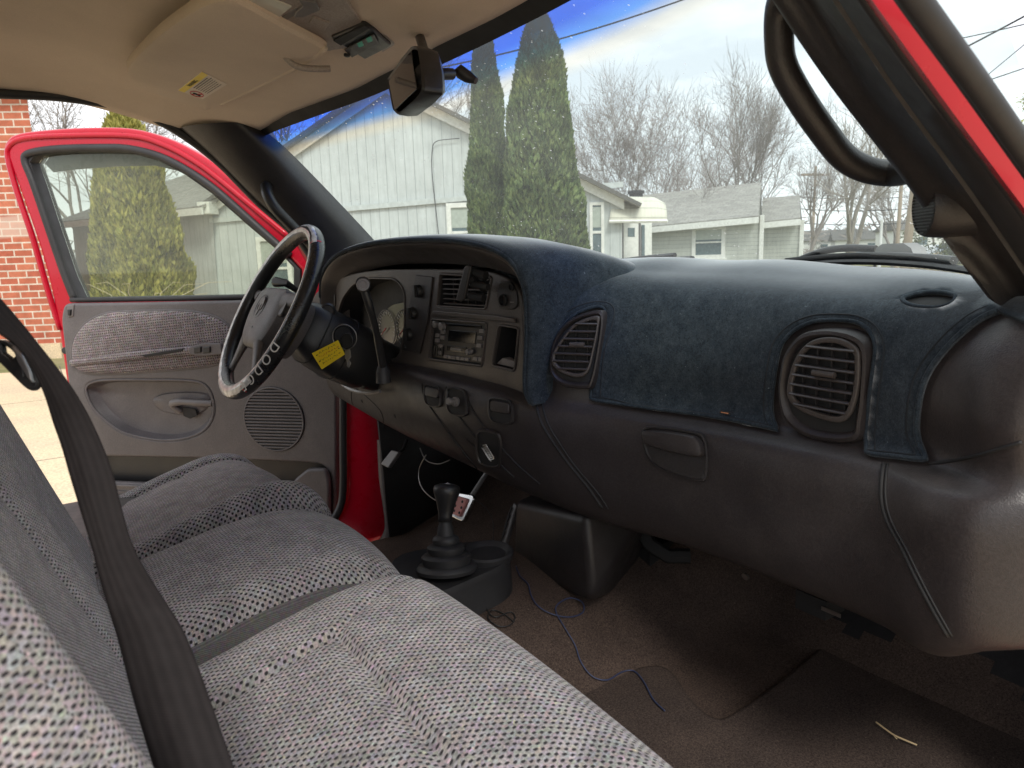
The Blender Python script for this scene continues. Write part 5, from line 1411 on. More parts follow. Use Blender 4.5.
# ribbed cloth centre on the driver cushion
sc3.data.materials.append(M['knit_in']); sc3.data.materials.append(M['velour'])
for p in sc3.data.polygons:
    c = p.center
    if p.normal.z > .35 and .29 < c.y < .675 and c.x < .40: p.material_index = 1
    elif p.normal.z < .25: p.material_index = 2
for o_ in (sc1, sc2):
    o_.data.materials.append(M['velour'])
    for p in o_.data.polygons:
        if p.normal.z < -.1 or p.center.z < -.50 or (o_ is sc2 and p.center.y < -.153): p.material_index = 1
V, F = rbox((.16, .47, -.56), (.225, .285, .07), .03, 24); o = mesh('seat_cushion_base', V, F, M['black'], TR, 180)
# seat frame below
mb = MB(); mb.aabox(-.05, .30, -.72, .72, -.69, -.57); mb.build('seat_frame', M['matte'], TR)
# backrests, reclined
def backrest(y0, y1, xb, zt, fn=None, th=.13, r=.045, side=19):
    rec = radians(side)
    c = Vector((-th/2, (y0+y1)/2, zt/2)); h = Vector((th/2, (y1-y0)/2, zt/2))
    def f(p):
        q = Vector(p)
        if fn: q = fn(q)
        x, z = q.x, q.z
        return Vector((xb+x*cos(rec)-z*sin(rec), q.y, -.42+z*cos(rec)+x*sin(rec)))
    V, F = rbox(c, h, r, 66, f)
    o = mesh('seat_backrest', V, F, M['knit'], TR, 180); boxuv(o, 1.6 if side == 21 else 1)
    o.data.materials.append(M['velour'])
    return o
def f_bp(q):
    w = max(0, min(1, (q.x+.06)/.05)); v = q.y
    b = .040*exp(-((v+.665)/.055)**2)+.008*exp(-((v+.235)/.05)**2)
    return Vector((q.x+w*b+w*(groove(abs(v+.59), .005, .006)+groove(abs(v+.30), .005, .006)), q.y, q.z))
br1 = backrest(-.705, -.185, .050, .56, f_bp, side=21)
for p in br1.data.polygons:
    lx = (p.center.x-.050)*cos(radians(21))+(p.center.z+.42)*sin(radians(21))
    if p.center.y < -.675 and lx < -.022: p.material_index = 1
backrest(-.172, .158, .035, .52); br3 = backrest(.172, .765, -.060, .56)
# rear wall of the cab with its window
mb = MB()
for z0, z1 in ((-.80, -.02), (.30, .46)): mb.aabox(-.66, -.62, -.80, .80, z0, z1)
for y0, y1 in ((-.80, -.62), (.62, .80)): mb.aabox(-.66, -.62, y0, y1, -.02, .30)
mb.build('rear_wall', M['velour'], TR)
mb = MB(); mb.aabox(-.65, -.645, -.62, .62, -.02, .30); mb.build('rear_window', M['doorglass'], TR)
for s in (1, -1):
    mb = MB(); mb.aabox(-.66, -.42, s*.79-.02, s*.79+.02, -.80, .36); mb.build('rear_pillar', M['red'], TR)

# ---- passenger shoulder belt
bl_ = [(-.020, -.83, .13), None]
bp_ = [(-60, 240, -70, 285, .40), (-30, 268, -40, 308, .42), (0, 299, 0, 334, .44), (22, 324, 16, 346, .45), (39, 345, 27, 358, .455), (56, 366, 36, 376, .46), (72, 387, 45, 397, .465), (88, 414, 53, 422, .47), (102, 444, 62, 448, .47), (113, 474, 70, 476, .468), (121, 505, 79, 506, .465), (133, 545, 91, 546, .455), (150, 577, 99, 577, .445), (170, 608, 108, 608, .435), (187, 638, 118, 640, .43), (211, 702, 134, 702, .42), (234, 768, 154, 768, .41), (262, 845, 180, 845, .40)]
pts = [(P(a, b, D=d), P(c, e, D=d*.985)) for a, b, c, e, d in bp_]
La = cat([a for a, b in pts], 6, False); Lb = cat([b for a, b in pts], 6, False)
V = []; F = []; nw = 8; L = 0; uvv = []
for i, (a, b) in enumerate(zip(La, Lb)):
    if i: L += ((a+b)/2-(La[i-1]+Lb[i-1])/2).length
    for j in range(nw+1):
        t = j/nw; V.append(a.lerp(b, t)+FW*(-.002*sin(pi*t)+.0006*sin(t*9))); uvv.append((t*.048, L))
for i in range(len(La)-1):
    for j in range(nw): q = i*(nw+1)+j; F.append((q, q+1, q+nw+2, q+nw+1))
belt = mesh('seat_belt', V, F, M['web'], TR, 180)
u_ = belt.data.uv_layers.new(name='UVMap')
for p in belt.data.polygons:
    for li in p.loop_indices: u_.data[li].uv = uvv[belt.data.loops[li].vertex_index]
solid(belt, .0014, 0)
# latch tongue with its slot
tp = Plane(P(20, 370, D=.47), (P(40, 392, D=.47)-P(0, 345, D=.47)), UP)
to = [tp.px(*q) for q in [(-14, 338), (2, 340), (20, 352), (36, 372), (38, 386), (32, 392), (24, 388), (-14, 350)]]
s1 = [tp.px(*q) for q in [(1, 343), (6, 345), (15, 355), (11, 359), (2, 352)]]; s2 = [tp.px(*q) for q in [(22, 366), (26, 368), (28, 374), (24, 375)]]
tg_ = plate('belt_tongue', tp, [[(v.x, v.y) for v in rounded([(a, b, 0) for a, b in to], .003)], [tuple(q) for q in s1], [tuple(q) for q in s2]], .006, .0018, M['black'], belt, c=.0)
plate('tongue_plate', tp, [[(v.x, v.y) for v in rounded([(*tp.px(*q), 0) for q in [(14, 345), (24, 355), (33, 372), (36, 384), (30, 378), (20, 362)]], .002)]], .003, .001, M['metal'], belt, c=.003)

# ================================================================== hood, cowl, wipers, mirrors outside
V, F = grid(lambda u, v: Vector((1.32+1.1*u, -.78+1.56*v, -.13-.05*u-.05*abs(2*v-1)**3-.10*u**4)), 16, 20); o_ = mesh('hood', V, F, M['red'], TR, 180); solid(o_, .01, -1)
mb = MB(); mb.aabox(.9, 2.4, .80, .86, -.9, -.22); mb.aabox(.9, 2.4, -.86, -.80, -.9, -.22); mb.aabox(2.38, 2.46, -.86, .86, -.9, -.25); mb.build('fender', M['red'], TR)
V, F = grid(lambda u, v: Vector((1.17+.18*u-.30*abs(2*v-1)**3, -.80+1.6*v, -.095+.012*sin(pi*u))), 6, 30); o_ = mesh('cowl_panel', V, F, M['rubber'], TR, 180); solid(o_, .01, -1)
def wiper(blade, arm, block, X):
    e = MB(); bl = cat([P(a, b, X=x) for (a, b), x in zip(blade, X)], 5, False)
    e.tube(bl, .008, 8, upv=(0, 0, 1), flat=.6); o = e.build('wiper', M['rubber'], TR, 60)
    e = MB(); e.tube([p+Vector((.003, 0, .009)) for p in bl[len(bl)//8:-len(bl)//8]], .006, 6); e.build('wiper_frame', M['black'], o, 60)
    if arm: MB().tube(cat([P(a, b, X=X[0]) for a, b in arm], 4, False), .006, 8).build('wiper_arm', M['black'], o, 60)
    if block:
        q = [P(a, b, X=X[1]-.01) for a, b in block]
        MB().loft([q, [p+Vector((.02, -.01, 0)) for p in q]], cap0=True, cap1=True).build('wiper_bracket', M['metal'], o, 35)
wiper([(768, 268), (800, 265), (840, 262), (880, 262), (915, 264), (945, 267), (984, 273)], [(799, 260), (812, 255), (828, 250), (850, 248), (876, 249)], [(876, 248), (882, 244), (903, 243), (911, 248), (914, 256), (907, 261), (896, 256), (874, 255)], [1.10, 1.09, 1.07, 1.04, 1.00, .96, .90])
wiper([(578, 271), (600, 267), (630, 263), (660, 260), (692, 258)], [(588, 262), (600, 260), (612, 260)], None, [1.28, 1.27, 1.26, 1.24, 1.22])

# ================================================================== outside
def ground_xy(px, D, py=250):
    p = P(px, py, D=D); return Vector((p.x, p.y, GZ))
def soil(name, c1, c2, sc, rough=.9, fine=200, b_=.4):
    m, t, b = nodes(name); v = coord(t)
    k = mixc(t, ramp(t, noise(t, v, sc, 6, .6), [(.35, 0), (.65, 1)]), c1, c2)
    k = mixc(t, 1, k, ramp(t, noise(t, v, fine, 3, .6), [(.3, .75), (.7, 1.25)]), 'MULTIPLY')
    t.links.new(k, b.inputs['Base Color']); b.inputs['Roughness'].default_value = rough
    bump(t, b, noise(t, v, fine, 4), b_, .01); return m
M['lawn'] = soil('winter_lawn', (.16, .17, .06), (.26, .22, .11), .8, fine=30)
M['concrete'] = soil('tan_concrete', (.66, .52, .34), (.56, .45, .31), 1.5, .85, 60, .2)
M['asphalt'] = soil('road_asphalt', (.12, .12, .12), (.17, .17, .17), .6, .9, 60, .2)
def sheet(name, pts, z, mat, label=None):
    return mesh(name, [(x, y, z) for x, y in pts], [tuple(range(len(pts)))], mat, None, 0, kind='structure')
sheet('ground', [(-300, -300), (500, -300), (500, 500), (-300, 500)], GZ, M['lawn'])
g1, g2 = ground_xy(-700, 10), ground_xy(560, 9)
sheet('driveway', [(-14, -8), (6.5, -8), (6.5, 6.0), (5.6, 8.9), (-1.2, 11.0), (-14, 11.6)], GZ+.004, M['concrete'])
mb = MB()
for x in (-6, -3, .2, 3.2): mb.box((x, 1.5, GZ+.0045), (.012, 0, 0), (0, 19, 0), (0, 0, .001))
for y in (2.2, 5.0, 7.9): mb.box((-4, y, GZ+.0045), (20, 0, 0), (0, .012, 0), (0, 0, .001))
M['joint'] = plain('dark_joint', (.12, .1, .08), .9)
mb.build('driveway_joint', M['joint'], None, 0, kind='structure')
sheet('street', [(38, -300), (47, -300), (47, 300), (38, 300)], GZ+.004, M['asphalt'])
sheet('pavement', [(34, -300), (35.3, -300), (35.3, 300), (34, 300)], GZ+.06, M['concrete'])

# materials of the houses
def siding(name, c1, per, vertical=False, axis='UV', dark=.45):
    m, t, b = nodes(name); uv = coord(t, 'UV'); s = t.nodes.new('ShaderNodeSeparateXYZ'); t.links.new(uv, s.inputs[0])
    q = mathn(t, 'FRACT', mathn(t, 'DIVIDE', s.outputs[0 if vertical else 1], per))
    line = ramp(t, q, [(0, dark), (.07 if vertical else .12, 1), (1, 1)])
    n1 = noise(t, uv, 1.5, 6, .7); k = mixc(t, 1, c1, ramp(t, n1, [(.3, .84), (.7, 1.06)]), 'MULTIPLY')
    st = noise(t, coord(t, 'UV', (6, .7, 1)), 3, 4, .6); k = mixc(t, 1, k, ramp(t, st, [(.3, .9), (.6, 1.05)]), 'MULTIPLY')
    k = mixc(t, 1, k, line, 'MULTIPLY'); t.links.new(k, b.inputs['Base Color']); b.inputs['Roughness'].default_value = .65
    bump(t, b, q if not vertical else line, .5, .02); return m
M['barn'] = siding('whitewashed_grooved_boards', (.54, .57, .575), .165, True, dark=.50)
M['clap'] = siding('pale_green_clapboard', (.52, .535, .50), .115)
M['awn'] = siding('cream_ribbed_awning', (.66, .64, .54), .09)
M['barntrim'] = plain('whitewashed_board', (.50, .53, .53), .7)
M['trim'] = plain('white_trim_paint', (.72, .72, .69), .6)
def shingle():
    m, t, b = nodes('grey_shingles'); uv = coord(t, 'UV')
    br = t.nodes.new('ShaderNodeTexBrick'); br.inputs['Scale'].default_value = 3.2; br.inputs['Color1'].default_value = (.26, .25, .23, 1); br.inputs['Color2'].default_value = (.34, .33, .30, 1); br.inputs['Mortar'].default_value = (.13, .125, .115, 1)
    br.inputs['Mortar Size'].default_value = .012; br.inputs['Brick Width'].default_value = .8; br.inputs['Row Height'].default_value = .42; t.links.new(uv, br.inputs[0])
    k = mixc(t, 1, br.outputs[0], ramp(t, noise(t, uv, 12, 5, .7), [(.3, .75), (.7, 1.2)]), 'MULTIPLY')
    t.links.new(k, b.inputs['Base Color']); b.inputs['Roughness'].default_value = .95; bump(t, b, br.outputs['Fac'], .4, .01); return m
M['shingle'] = shingle()
def brick():
    m, t, b = nodes('red_brick'); uv = coord(t, 'UV')
    wv = mixc(t, .0, uv, uv)
    br = t.nodes.new('ShaderNodeTexBrick'); br.inputs['Scale'].default_value = 1; br.inputs['Color1'].default_value = (.36, .095, .055, 1); br.inputs['Color2'].default_value = (.48, .16, .09, 1); br.inputs['Mortar'].default_value = (.56, .50, .42, 1)
    br.inputs['Mortar Size'].default_value = .011; br.inputs['Mortar Smooth'].default_value = .2; br.inputs['Brick Width'].default_value = .27; br.inputs['Row Height'].default_value = .106; t.links.new(uv, br.inputs[0])
    s = t.nodes.new('ShaderNodeSeparateXYZ'); t.links.new(uv, s.inputs[0])
    k = mixc(t, 1, br.outputs[0], ramp(t, noise(t, uv, 7, 5, .7), [(.25, .72), (.75, 1.25)]), 'MULTIPLY')
    zz = mathn(t, 'ADD', s.outputs[1], mathn(t, 'MULTIPLY', noise(t, uv, 2), .1))
    pale = ramp(t, mathn(t, 'MULTIPLY', zz, .2), [(.384, 0), (.392, 1), (.448, 1), (.456, 0)])
    k = mixc(t, mathn(t, 'MULTIPLY', pale, .55), k, (.60, .50, .42))
    t.links.new(k, b.inputs['Base Color']); b.inputs['Roughness'].default_value = .9; bump(t, b, br.outputs['Fac'], -.5, .01); return m
M['brick'] = brick()
M['winglass'] = plain('dark_window_pane', (.10, .14, .15), .08, var=.3)
M['blind'] = plain('window_blind', (.38, .42, .38), .6)
def quad(name, pts, mat, parent, uvo=None, thick=0.0):
    pts = [Vector(p) for p in pts]
    o = mesh(name, pts, [tuple(range(len(pts)))], mat, parent, 0)
    u_ = o.data.uv_layers.new(name='UVMap'); e = (pts[1]-pts[0]); e.z = 0 if abs(e.z) < e.length*.9 else e.z; e.normalize()
    n = (pts[1]-pts[0]).cross(pts[2]-pts[0]).normalized(); f = n.cross(e).normalized()
    if f.z < 0: f = -f
    og = Vector((pts[0].x, pts[0].y, GZ)) if uvo is None else uvo
    for p in o.data.polygons:
        for li in p.loop_indices:
            v = pts[o.data.loops[li].vertex_index]-og; u_.data[li].uv = (v.dot(e), v.dot(f))
    if thick: solid(o, thick, 0)
    return o
class Wall:
    """vertical wall through two ground points; places things by its own width/height or by picture position"""
    def __init__(s, a, b): s.a = Vector((a.x, a.y, GZ)); s.b = Vector((b.x, b.y, GZ)); s.pl = Plane(s.a, s.b-s.a, (0, 0, 1))
    def px(s, x, y, c=0):
        q = s.pl.px(x, y); return s.pl.at(q[0], q[1], c)
    def q(s, x, y): return s.pl.px(x, y)
def window(W, x0, y0, x1, y1, parent, name='window', sash=True, fw=.08, glass='winglass'):
    a = W.q(x0, y1); b = W.q(x1, y0); cx = (a[0]+b[0])/2; cy = (a[1]+b[1])/2; w_ = abs(b[0]-a[0]); h = abs(b[1]-a[1])
    sg = 1 if W.pl.n.dot(CAM-W.a) > 0 else -1
    pl = W.pl if sg > 0 else Plane(W.pl.o, -W.pl.e1, W.pl.e2); cx = cx*sg
    f = plate(name, pl, [rrect(w_, h, .004, 1, cx, cy), rrect(w_-2*fw, h-2*fw, .004, 1, cx, cy)], .06, .004, M['trim'], parent, c=.05)
    plate('pane', pl, [rrect(w_-2*fw, h-2*fw, .002, 1, cx, cy)], .01, .001, M[glass], f, c=.012)
    if sash: plate('sash_bar', pl, [rrect(w_-2*fw, .045, .002, 1, cx, cy)], .03, .003, M['trim'], f, c=.035)
    plate('blind', pl, [rrect(w_-2*fw, h*.34, .002, 1, cx, cy+h*.25)], .006, .001, M['blind'], f, c=.018)
    plate('sill', pl, [rrect(w_+.1, .05, .004, 1, cx, cy-h/2-.02)], .10, .004, M['trim'], f, c=.09)
    return f

# ---- white barn-like garage
BA = thing('white_garage', (4, 11, GZ), 'large white building with grooved board gable and grey shingle roof, behind the dark arborvitae pair', 'building')
WG = Wall(ground_xy(212, 12.6), ground_xy(622, 11.8))
gl0, pk0, gr0 = WG.px(211, 206), WG.px(386, 84), WG.px(624, 200)
quad('gable_wall', [WG.a, WG.b, WG.px(622, 200), pk0, WG.px(212, 206)], M['barn'], BA)
nW = WG.pl.n if WG.pl.n.dot(CAM-WG.a) > 0 else -WG.pl.n
dep = -nW*9
def rake(a, b, w_=.16, name='rake_board'):
    mb = MB(); d = (b-a); up_ = Vector((0, 0, 1)); mb.box((a+b)/2+nW*.05-up_*w_*.5, d, nW*.04, up_*w_); return mb.build(name, M['trim'], BA, 0)
rake(gl0+nW*.02, pk0+nW*.02); rake(pk0+nW*.02, gr0+nW*.02)
for a, b in ((gl0, pk0), (pk0, gr0)):
    e = (b-a).normalized(); o_ = quad('roof', [a+nW*.25-e*.3*(a is gl0)+Vector((0, 0, .03)), b+nW*.25+e*.3*(b is gr0)+Vector((0, 0, .03)), b+dep+e*.3*(b is gr0)+Vector((0, 0, .03)), a+dep-e*.3*(a is gl0)+Vector((0, 0, .03))], M['shingle'], BA, thick=.06)
mb = MB(); a, b = WG.px(212, 217.5), WG.px(622, 191+5)
a = WG.px(300, 213); b = WG.px(470, 198); d = (b-a); a2 = a-d*.55; b2 = b+d*.85
mb.box((a2+b2)/2+nW*.03, b2-a2, nW*.04, Vector((0, 0, .09))); mb.build('trim_board', M['barntrim'], BA, 0)
quad('side_wall', [WG.b, WG.b+dep, WG.b+dep+Vector((0, 0, (WG.px(622, 200)-WG.b).z)), WG.px(622, 200)], M['barn'], BA)
window(WG, 449, 202, 485, 262, BA); window(WG, 590, 202, 604, 262, BA, fw=.05); 
window(WG, 262, 236, 290, 300, BA)
mb = MB(); mb.tube([p for p in cat([WG.px(460, 139, .06), WG.px(448, 140, .06), WG.px(437, 142, .06), WG.px(433, 150, .06), WG.px(433, 175, .06), WG.px(438, 222, .06), WG.px(442, 262, .06)], 4, False)], .007, 6)
mb.build('cable_conduit', M['rubber'], BA)
# left wing with the hip roof
WS = Wall(ground_xy(72, 16.0), ground_xy(212, 12.6))
quad('wing_wall', [WS.a, WS.b, WS.px(212, 209), WS.px(72, 223)], M['barn'], BA)
nS = WS.pl.n if WS.pl.n.dot(CAM-WS.a) > 0 else -WS.pl.n
eL, eR = WS.px(66, 224), WS.px(218, 208)
rL = eL-nS*3.4+(eR-eL).normalized()*3.2+Vector((0, 0, 1.75)); rR = eR-nS*3.4+Vector((0, 0, 1.75))
quad('wing_roof', [eL+nS*.3, eR+nS*.3, rR, rL], M['shingle'], BA, thick=.05)
quad('wing_roof_hip', [eL-nS*6.5, eL+nS*.3, rL], M['shingle'], BA, thick=.05)
quad('wing_end_wall', [WS.a, WS.a-nS*6, WS.px(72, 223)-nS*6, WS.px(72, 223)], M['barn'], BA)
mb = MB(); mb.box((eL+eR)/2+nS*.3-Vector((0, 0, .06)), eR-eL, nS*.04, Vector((0, 0, .12))); mb.build('gutter', M['trim'], BA, 0)
mb = MB(); mb.box(WG.px(214, 209, 0)+nW*.2, (WG.b-WG.a).normalized()*.22, nW*.3, Vector((0, 0, .2))); mb.build('eave_return', M['trim'], BA, 0)

# ---- entry porch between the buildings: door, sidelight, awning
EN = thing('entry_porch', ground_xy(625, 13.4), 'white entry door with narrow sidelight under the curved awning, right of the arborvitae', 'porch')
WE = Wall(ground_xy(604, 13.2), ground_xy(652, 13.6))
quad('porch_wall', [WE.a, WE.b, WE.px(652, 205), WE.px(604, 205)], M['trim'], EN)
sgE = 1 if WE.pl.n.dot(CAM-WE.a) > 0 else -1
plE = WE.pl if sgE > 0 else Plane(WE.pl.o, -WE.pl.e1, WE.pl.e2)
def ep(l): return [tuple(plE.px(*q)) for q in l]
dr = plate('door', plE, [ep([(622, 223), (637, 223), (637, 275), (622, 275)])], .05, .006, M['white'], EN, c=.06)
plate('door_window', plE, [ep([(626, 228), (633, 228), (633, 237), (626, 237)])], .01, .002, M['winglass'], dr, c=.065)
plate('door_frame', plE, [ep([(619.5, 221), (639, 221), (639, 275), (619.5, 275)]), ep([(621.5, 223), (637.5, 223), (637.5, 275.1), (621.5, 275.1)])], .06, .005, M['button'], EN, c=.07)
for x0, x1 in ((612, 617), (641, 644)): plate('sidelight', plE, [ep([(x0, 225), (x1, 225), (x1, 262), (x0, 262)])], .02, .003, M['winglass'], EN, c=.03)
nE = plE.n
AW = thing('door_awning', WE.px(640, 210), 'cream ribbed metal awning curving out over the entry door', 'awning')
cr_ = []
for k in range(9):
    t = k/8; x = 610+58*t if k else 610
    cr_.append(x)
A0 = P(609, 199, D=12.4); A1 = P(655, 200, D=12.4); B0 = P(609, 221.5, D=11.6); B1 = P(667, 221, D=11.6)
V = []; F = []
for i in range(13):
    s = i/12
    for j in range(9):
        t = j/8; top = A0.lerp(A1, s); b_ = B0.lerp(B1, s)
        v = top.lerp(b_, t)+Vector((0, 0, .16*sin(pi*t)))+nE*.10*sin(pi*t)
        if s > .85: v.z -= (s-.85)/.15*.12*(1-t)
        V.append(v)
for i in range(12):
    for j in range(8): q = i*9+j; F.append((q, q+1, q+10, q+9))
o_ = mesh('awning_sheet', V, F, M['awn'], AW, 30)
u_ = o_.data.uv_layers.new(name='UVMap')
for p in o_.data.polygons:
    for li in p.loop_indices: vi = o_.data.loops[li].vertex_index; u_.data[li].uv = ((vi//9)*.1, (vi % 9)*.06)
solid(o_, .03, 0)
mb = MB(); mb.tube([B0, B1], .03, 6); mb.tube([B1, B1-nE*1.2+Vector((0, 0, .05))], .025, 6); mb.build('awning_edge', M['white'], AW)

# ---- green-grey clapboard house
HO = thing('clapboard_house', ground_xy(705, 21), 'low house with pale green clapboard, white window and grey shingle roof', 'house')
WH = Wall(ground_xy(640, 22.0), ground_xy(762, 20.0)); WH2 = Wall(ground_xy(762, 21.2), ground_xy(802, 20.6))
def eave(W, x0, y0, x1, y1, rx0, ry0, rx1, ry1, dp, nm):
    n = W.pl.n if W.pl.n.dot(CAM-W.a) > 0 else -W.pl.n
    a, b = W.px(x0, y0), W.px(x1, y1)
    pl = Plane(W.a-n*dp, W.b-W.a, (0, 0, 1)); c = pl.at(*pl.px(rx1, ry1)); d = pl.at(*pl.px(rx0, ry0))
    quad(nm, [a+n*.35, b+n*.35, c, d], M['shingle'], HO, thick=.06)
    mb = MB(); mb.box((a+b)/2+n*.36-Vector((0, 0, .09)), b-a, n*.04, Vector((0, 0, .17))); mb.build('gutter', M['trim'], HO, 0)
    return n, c, d
quad('wall', [WH.a, WH.b, WH.px(762, 215), WH.px(640, 228)], M['clap'], HO)
nH, rc_, rd_ = eave(WH, 636, 229, 762, 217, 642, 196, 761, 183, 2.6, 'roof')
def away(b): q = Vector((b.x, b.y, 0))-CAM; q.z = 0; return (q.normalized()+Vector((0, .03, 0))).normalized()
vH = away(WH.b); quad('gable_end', [WH.b, WH.b+vH*5.2, WH.px(762, 215)+vH*5.2, rc_, WH.px(762, 215)], M['clap'], HO)
quad('wall', [WH2.a, WH2.b, WH2.px(802, 220), WH2.px(762, 223)], M['clap'], HO)
nH2, r3, r4 = eave(WH2, 763, 223, 803, 219, 763, 199, 800, 196, 2.2, 'roof')
vH2 = away(WH2.b); quad('gable_end', [WH2.b, WH2.b+vH2*4.4, WH2.px(802, 220)+vH2*4.4, r3, WH2.px(802, 220)], M['clap'], HO)
mb = MB(); mb.box((WH.b+WH.px(762, 215))/2+nH*.03, (WH.b-WH.a).normalized()*.1, nH*.08, Vector((0, 0, (WH.px(762, 215)-WH.b).z))); mb.box((WH2.b+WH2.px(802, 220))/2+nH2*.03, (WH.b-WH.a).normalized()*.1, nH2*.08, Vector((0, 0, (WH2.px(802, 220)-WH2.b).z))); mb.build('corner_board', M['trim'], HO, 0)
window(WH, 692, 225, 726, 259, HO, fw=.11)
chm = MB(); cb = P(636, 200, D=20.5); chm.box(cb-Vector((0, 0, .15)), (.28, -.08, 0), (.08, .28, 0), (0, 0, .7)); chm.box(cb+Vector((0, 0, .22)), (.34, -.1, 0), (.1, .34, 0), (0, 0, .08))
chm.build('chimney', M['rubber'], HO, 0)

# ---- brick house on the left
BH = thing('brick_house', ground_xy(-60, 10.8), 'red brick house wall seen past the open red door, with a paler band of bricks', 'house')
WB = Wall(ground_xy(-420, 10.2), ground_xy(53, 10.9, 280))
tb = 4.2
quad('wall', [WB.a, WB.b, WB.b+Vector((0, 0, tb)), WB.a+Vector((0, 0, tb))], M['brick'], BH)
nB = WB.pl.n if WB.pl.n.dot(CAM-WB.a) > 0 else -WB.pl.n
vb = (Vector((WB.b.x, WB.b.y, 0))-CAM); vb.z = 0; vb = (vb.normalized()+Vector((-.10, .0, 0))).normalized()
quad('side_wall', [WB.b, WB.b+vb*8, WB.b+vb*8+Vector((0, 0, tb)), WB.b+Vector((0, 0, tb))], M['brick'], BH)
o_ = quad('roof', [WB.a+Vector((0, 0, tb))+nB*.4, WB.b+Vector((0, 0, tb))+nB*.4+(WB.b-WB.a).normalized()*.3, WB.b-nB*4+Vector((0, 0, tb+1.8)), WB.a-nB*4+Vector((0, 0, tb+1.8))], M['shingle'], BH, thick=.1)
mb = MB(); mb.box((WB.a+WB.b)/2+nB*.03+Vector((0, 0, .12)), WB.b-WB.a, nB*.06, Vector((0, 0, .24))); mb.build('foundation', M['concrete'], BH, 0)

# ---- white fence pieces beyond the driver's window
FE = thing('white_fence', ground_xy(62, 19), 'white board fence standing between the brick house and the garage', 'fence')
mb = MB(); fa, fb = ground_xy(48, 18.0), ground_xy(80, 19.5); d = fb-fa
for z in (.45, .85, 1.25): mb.box((fa+fb)/2+Vector((0, 0, z)), d*1.1, Vector((.0, .04, 0)), Vector((0, 0, .22)))
mb.build('rail_boards', M['trim'], FE, 0)
for k in range(4): q = fa+d*(k/3); mb = MB(); mb.box(q+Vector((0, 0, .8)), (.1, 0, 0), (0, .1, 0), (0, 0, 1.6)); mb.build('post', M['trim'], FE, 0)

# ---- vegetation
def leafmat(name, c1, c2, tr=.0):
    m, t, b = nodes(name); v = coord(t)
    g = t.nodes.new('ShaderNodeNewGeometry')
    k = mixc(t, g.outputs['Random Per Island'], c1, c2)
    k = mixc(t, 1, k, ramp(t, noise(t, v, 3.5, 4, .7), [(.3, .45), (.7, 1.6)]), 'MULTIPLY')
    t.links.new(k, b.inputs['Base Color']); b.inputs['Roughness'].default_value = .75; b.inputs['Specular IOR Level'].default_value = .2
    return m
M['thuja'] = leafmat('arborvitae_foliage', (.060, .098, .034), (.150, .190, .070))
M['thuja2'] = leafmat('yellow_green_arborvitae_foliage', (.16, .17, .04), (.38, .35, .10))
M['bark'] = plain('grey_brown_bark', (.225, .20, .18), .9, var=.25, vs=30)
M['bark2'] = plain('pale_grey_bark', (.30, .27, .24), .9, var=.25, vs=30)
M['bark3'] = plain('reddish_bark', (.245, .21, .19), .9, var=.25, vs=30)
M['whip'] = plain('tan_bare_twigs', (.52, .44, .31), .8)
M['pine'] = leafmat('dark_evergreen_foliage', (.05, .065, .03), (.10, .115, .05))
def thuja(name, base, H, R, mat, label, n=22000, seed=1, group=None, tip=1.0):
    rnd = random.Random(seed); T = thing(name, base, label, 'tree', group)
    V = []; F = []
    lob = [(rnd.uniform(0, 2*pi), rnd.uniform(0, 1), rnd.uniform(.05, .13)) for _ in range(60)]
    def rad(h, a):
        r = R*(1-min(.999, h)**2.2)**.55*(.80+.20*min(1, h/.15))
        r = max(.03, r)
        k = 1
        for la, lh, am in lob:
            da = (a-la+pi) % (2*pi)-pi; k += am*exp(-(da/.38)**2-((h-lh)/.055)**2)*1.3
        return r*k*.92
    for _ in range(n):
        h = rnd.random()**1.15; a = rnd.uniform(0, 2*pi); r = rad(h, a)*(1-abs(rnd.gauss(0, .09)))
        c = base+Vector((cos(a)*r, sin(a)*r, .1+h*(H-.1)+rnd.gauss(0, .03)))
        L = rnd.uniform(.05, .11); w_ = L*rnd.uniform(.28, .5)
        up_ = Vector((cos(a)*.35+rnd.gauss(0, .3), sin(a)*.35+rnd.gauss(0, .3), 1)).normalized()
        sd_ = up_.cross(Vector((rnd.gauss(0, 1), rnd.gauss(0, 1), .1))).normalized()
        i = len(V); V += [c-up_*L*.5, c+sd_*w_*.5, c+up_*L*.6, c-sd_*w_*.5]; F.append((i, i+1, i+2, i+3))
    mesh('crown', V, F, mat, T, 0)
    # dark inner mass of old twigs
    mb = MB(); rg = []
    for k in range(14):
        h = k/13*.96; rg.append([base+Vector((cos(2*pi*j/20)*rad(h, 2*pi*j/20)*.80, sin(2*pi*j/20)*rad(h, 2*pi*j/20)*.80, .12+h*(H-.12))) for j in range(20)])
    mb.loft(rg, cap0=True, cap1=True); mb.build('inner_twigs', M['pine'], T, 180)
    MB().tube([base-Vector((0, 0, .1)), base+Vector((0, 0, .6)), base+Vector((0, 0, H*.9))], [.09, .08, .02], 8).build('trunk', M['bark'], T)
    return T
def top_z(px, py, D): return P(px, py, D=D).z-GZ
g = 'arborvitae beside the white garage'
b1_ = ground_xy(491, 9.4); thuja('arborvitae', b1_, top_z(491, 36, 9.4), .31, M['thuja'], 'slimmer dark green arborvitae, the left one of the pair before the white gable', 30000, 2, g)
b2_ = ground_xy(543, 8.6); thuja('arborvitae', b2_, top_z(541, 26, 8.6), .54, M['thuja'], 'wider dark green arborvitae, the right one of the pair, beside the entry door', 45000, 3, g)
b3_ = ground_xy(142, 8.2, 290); thuja('arborvitae', b3_, top_z(136, 121, 8.2), .57, M['thuja2'], 'yellow green arborvitae seen through the window of the open driver door', 45000, 4, g)

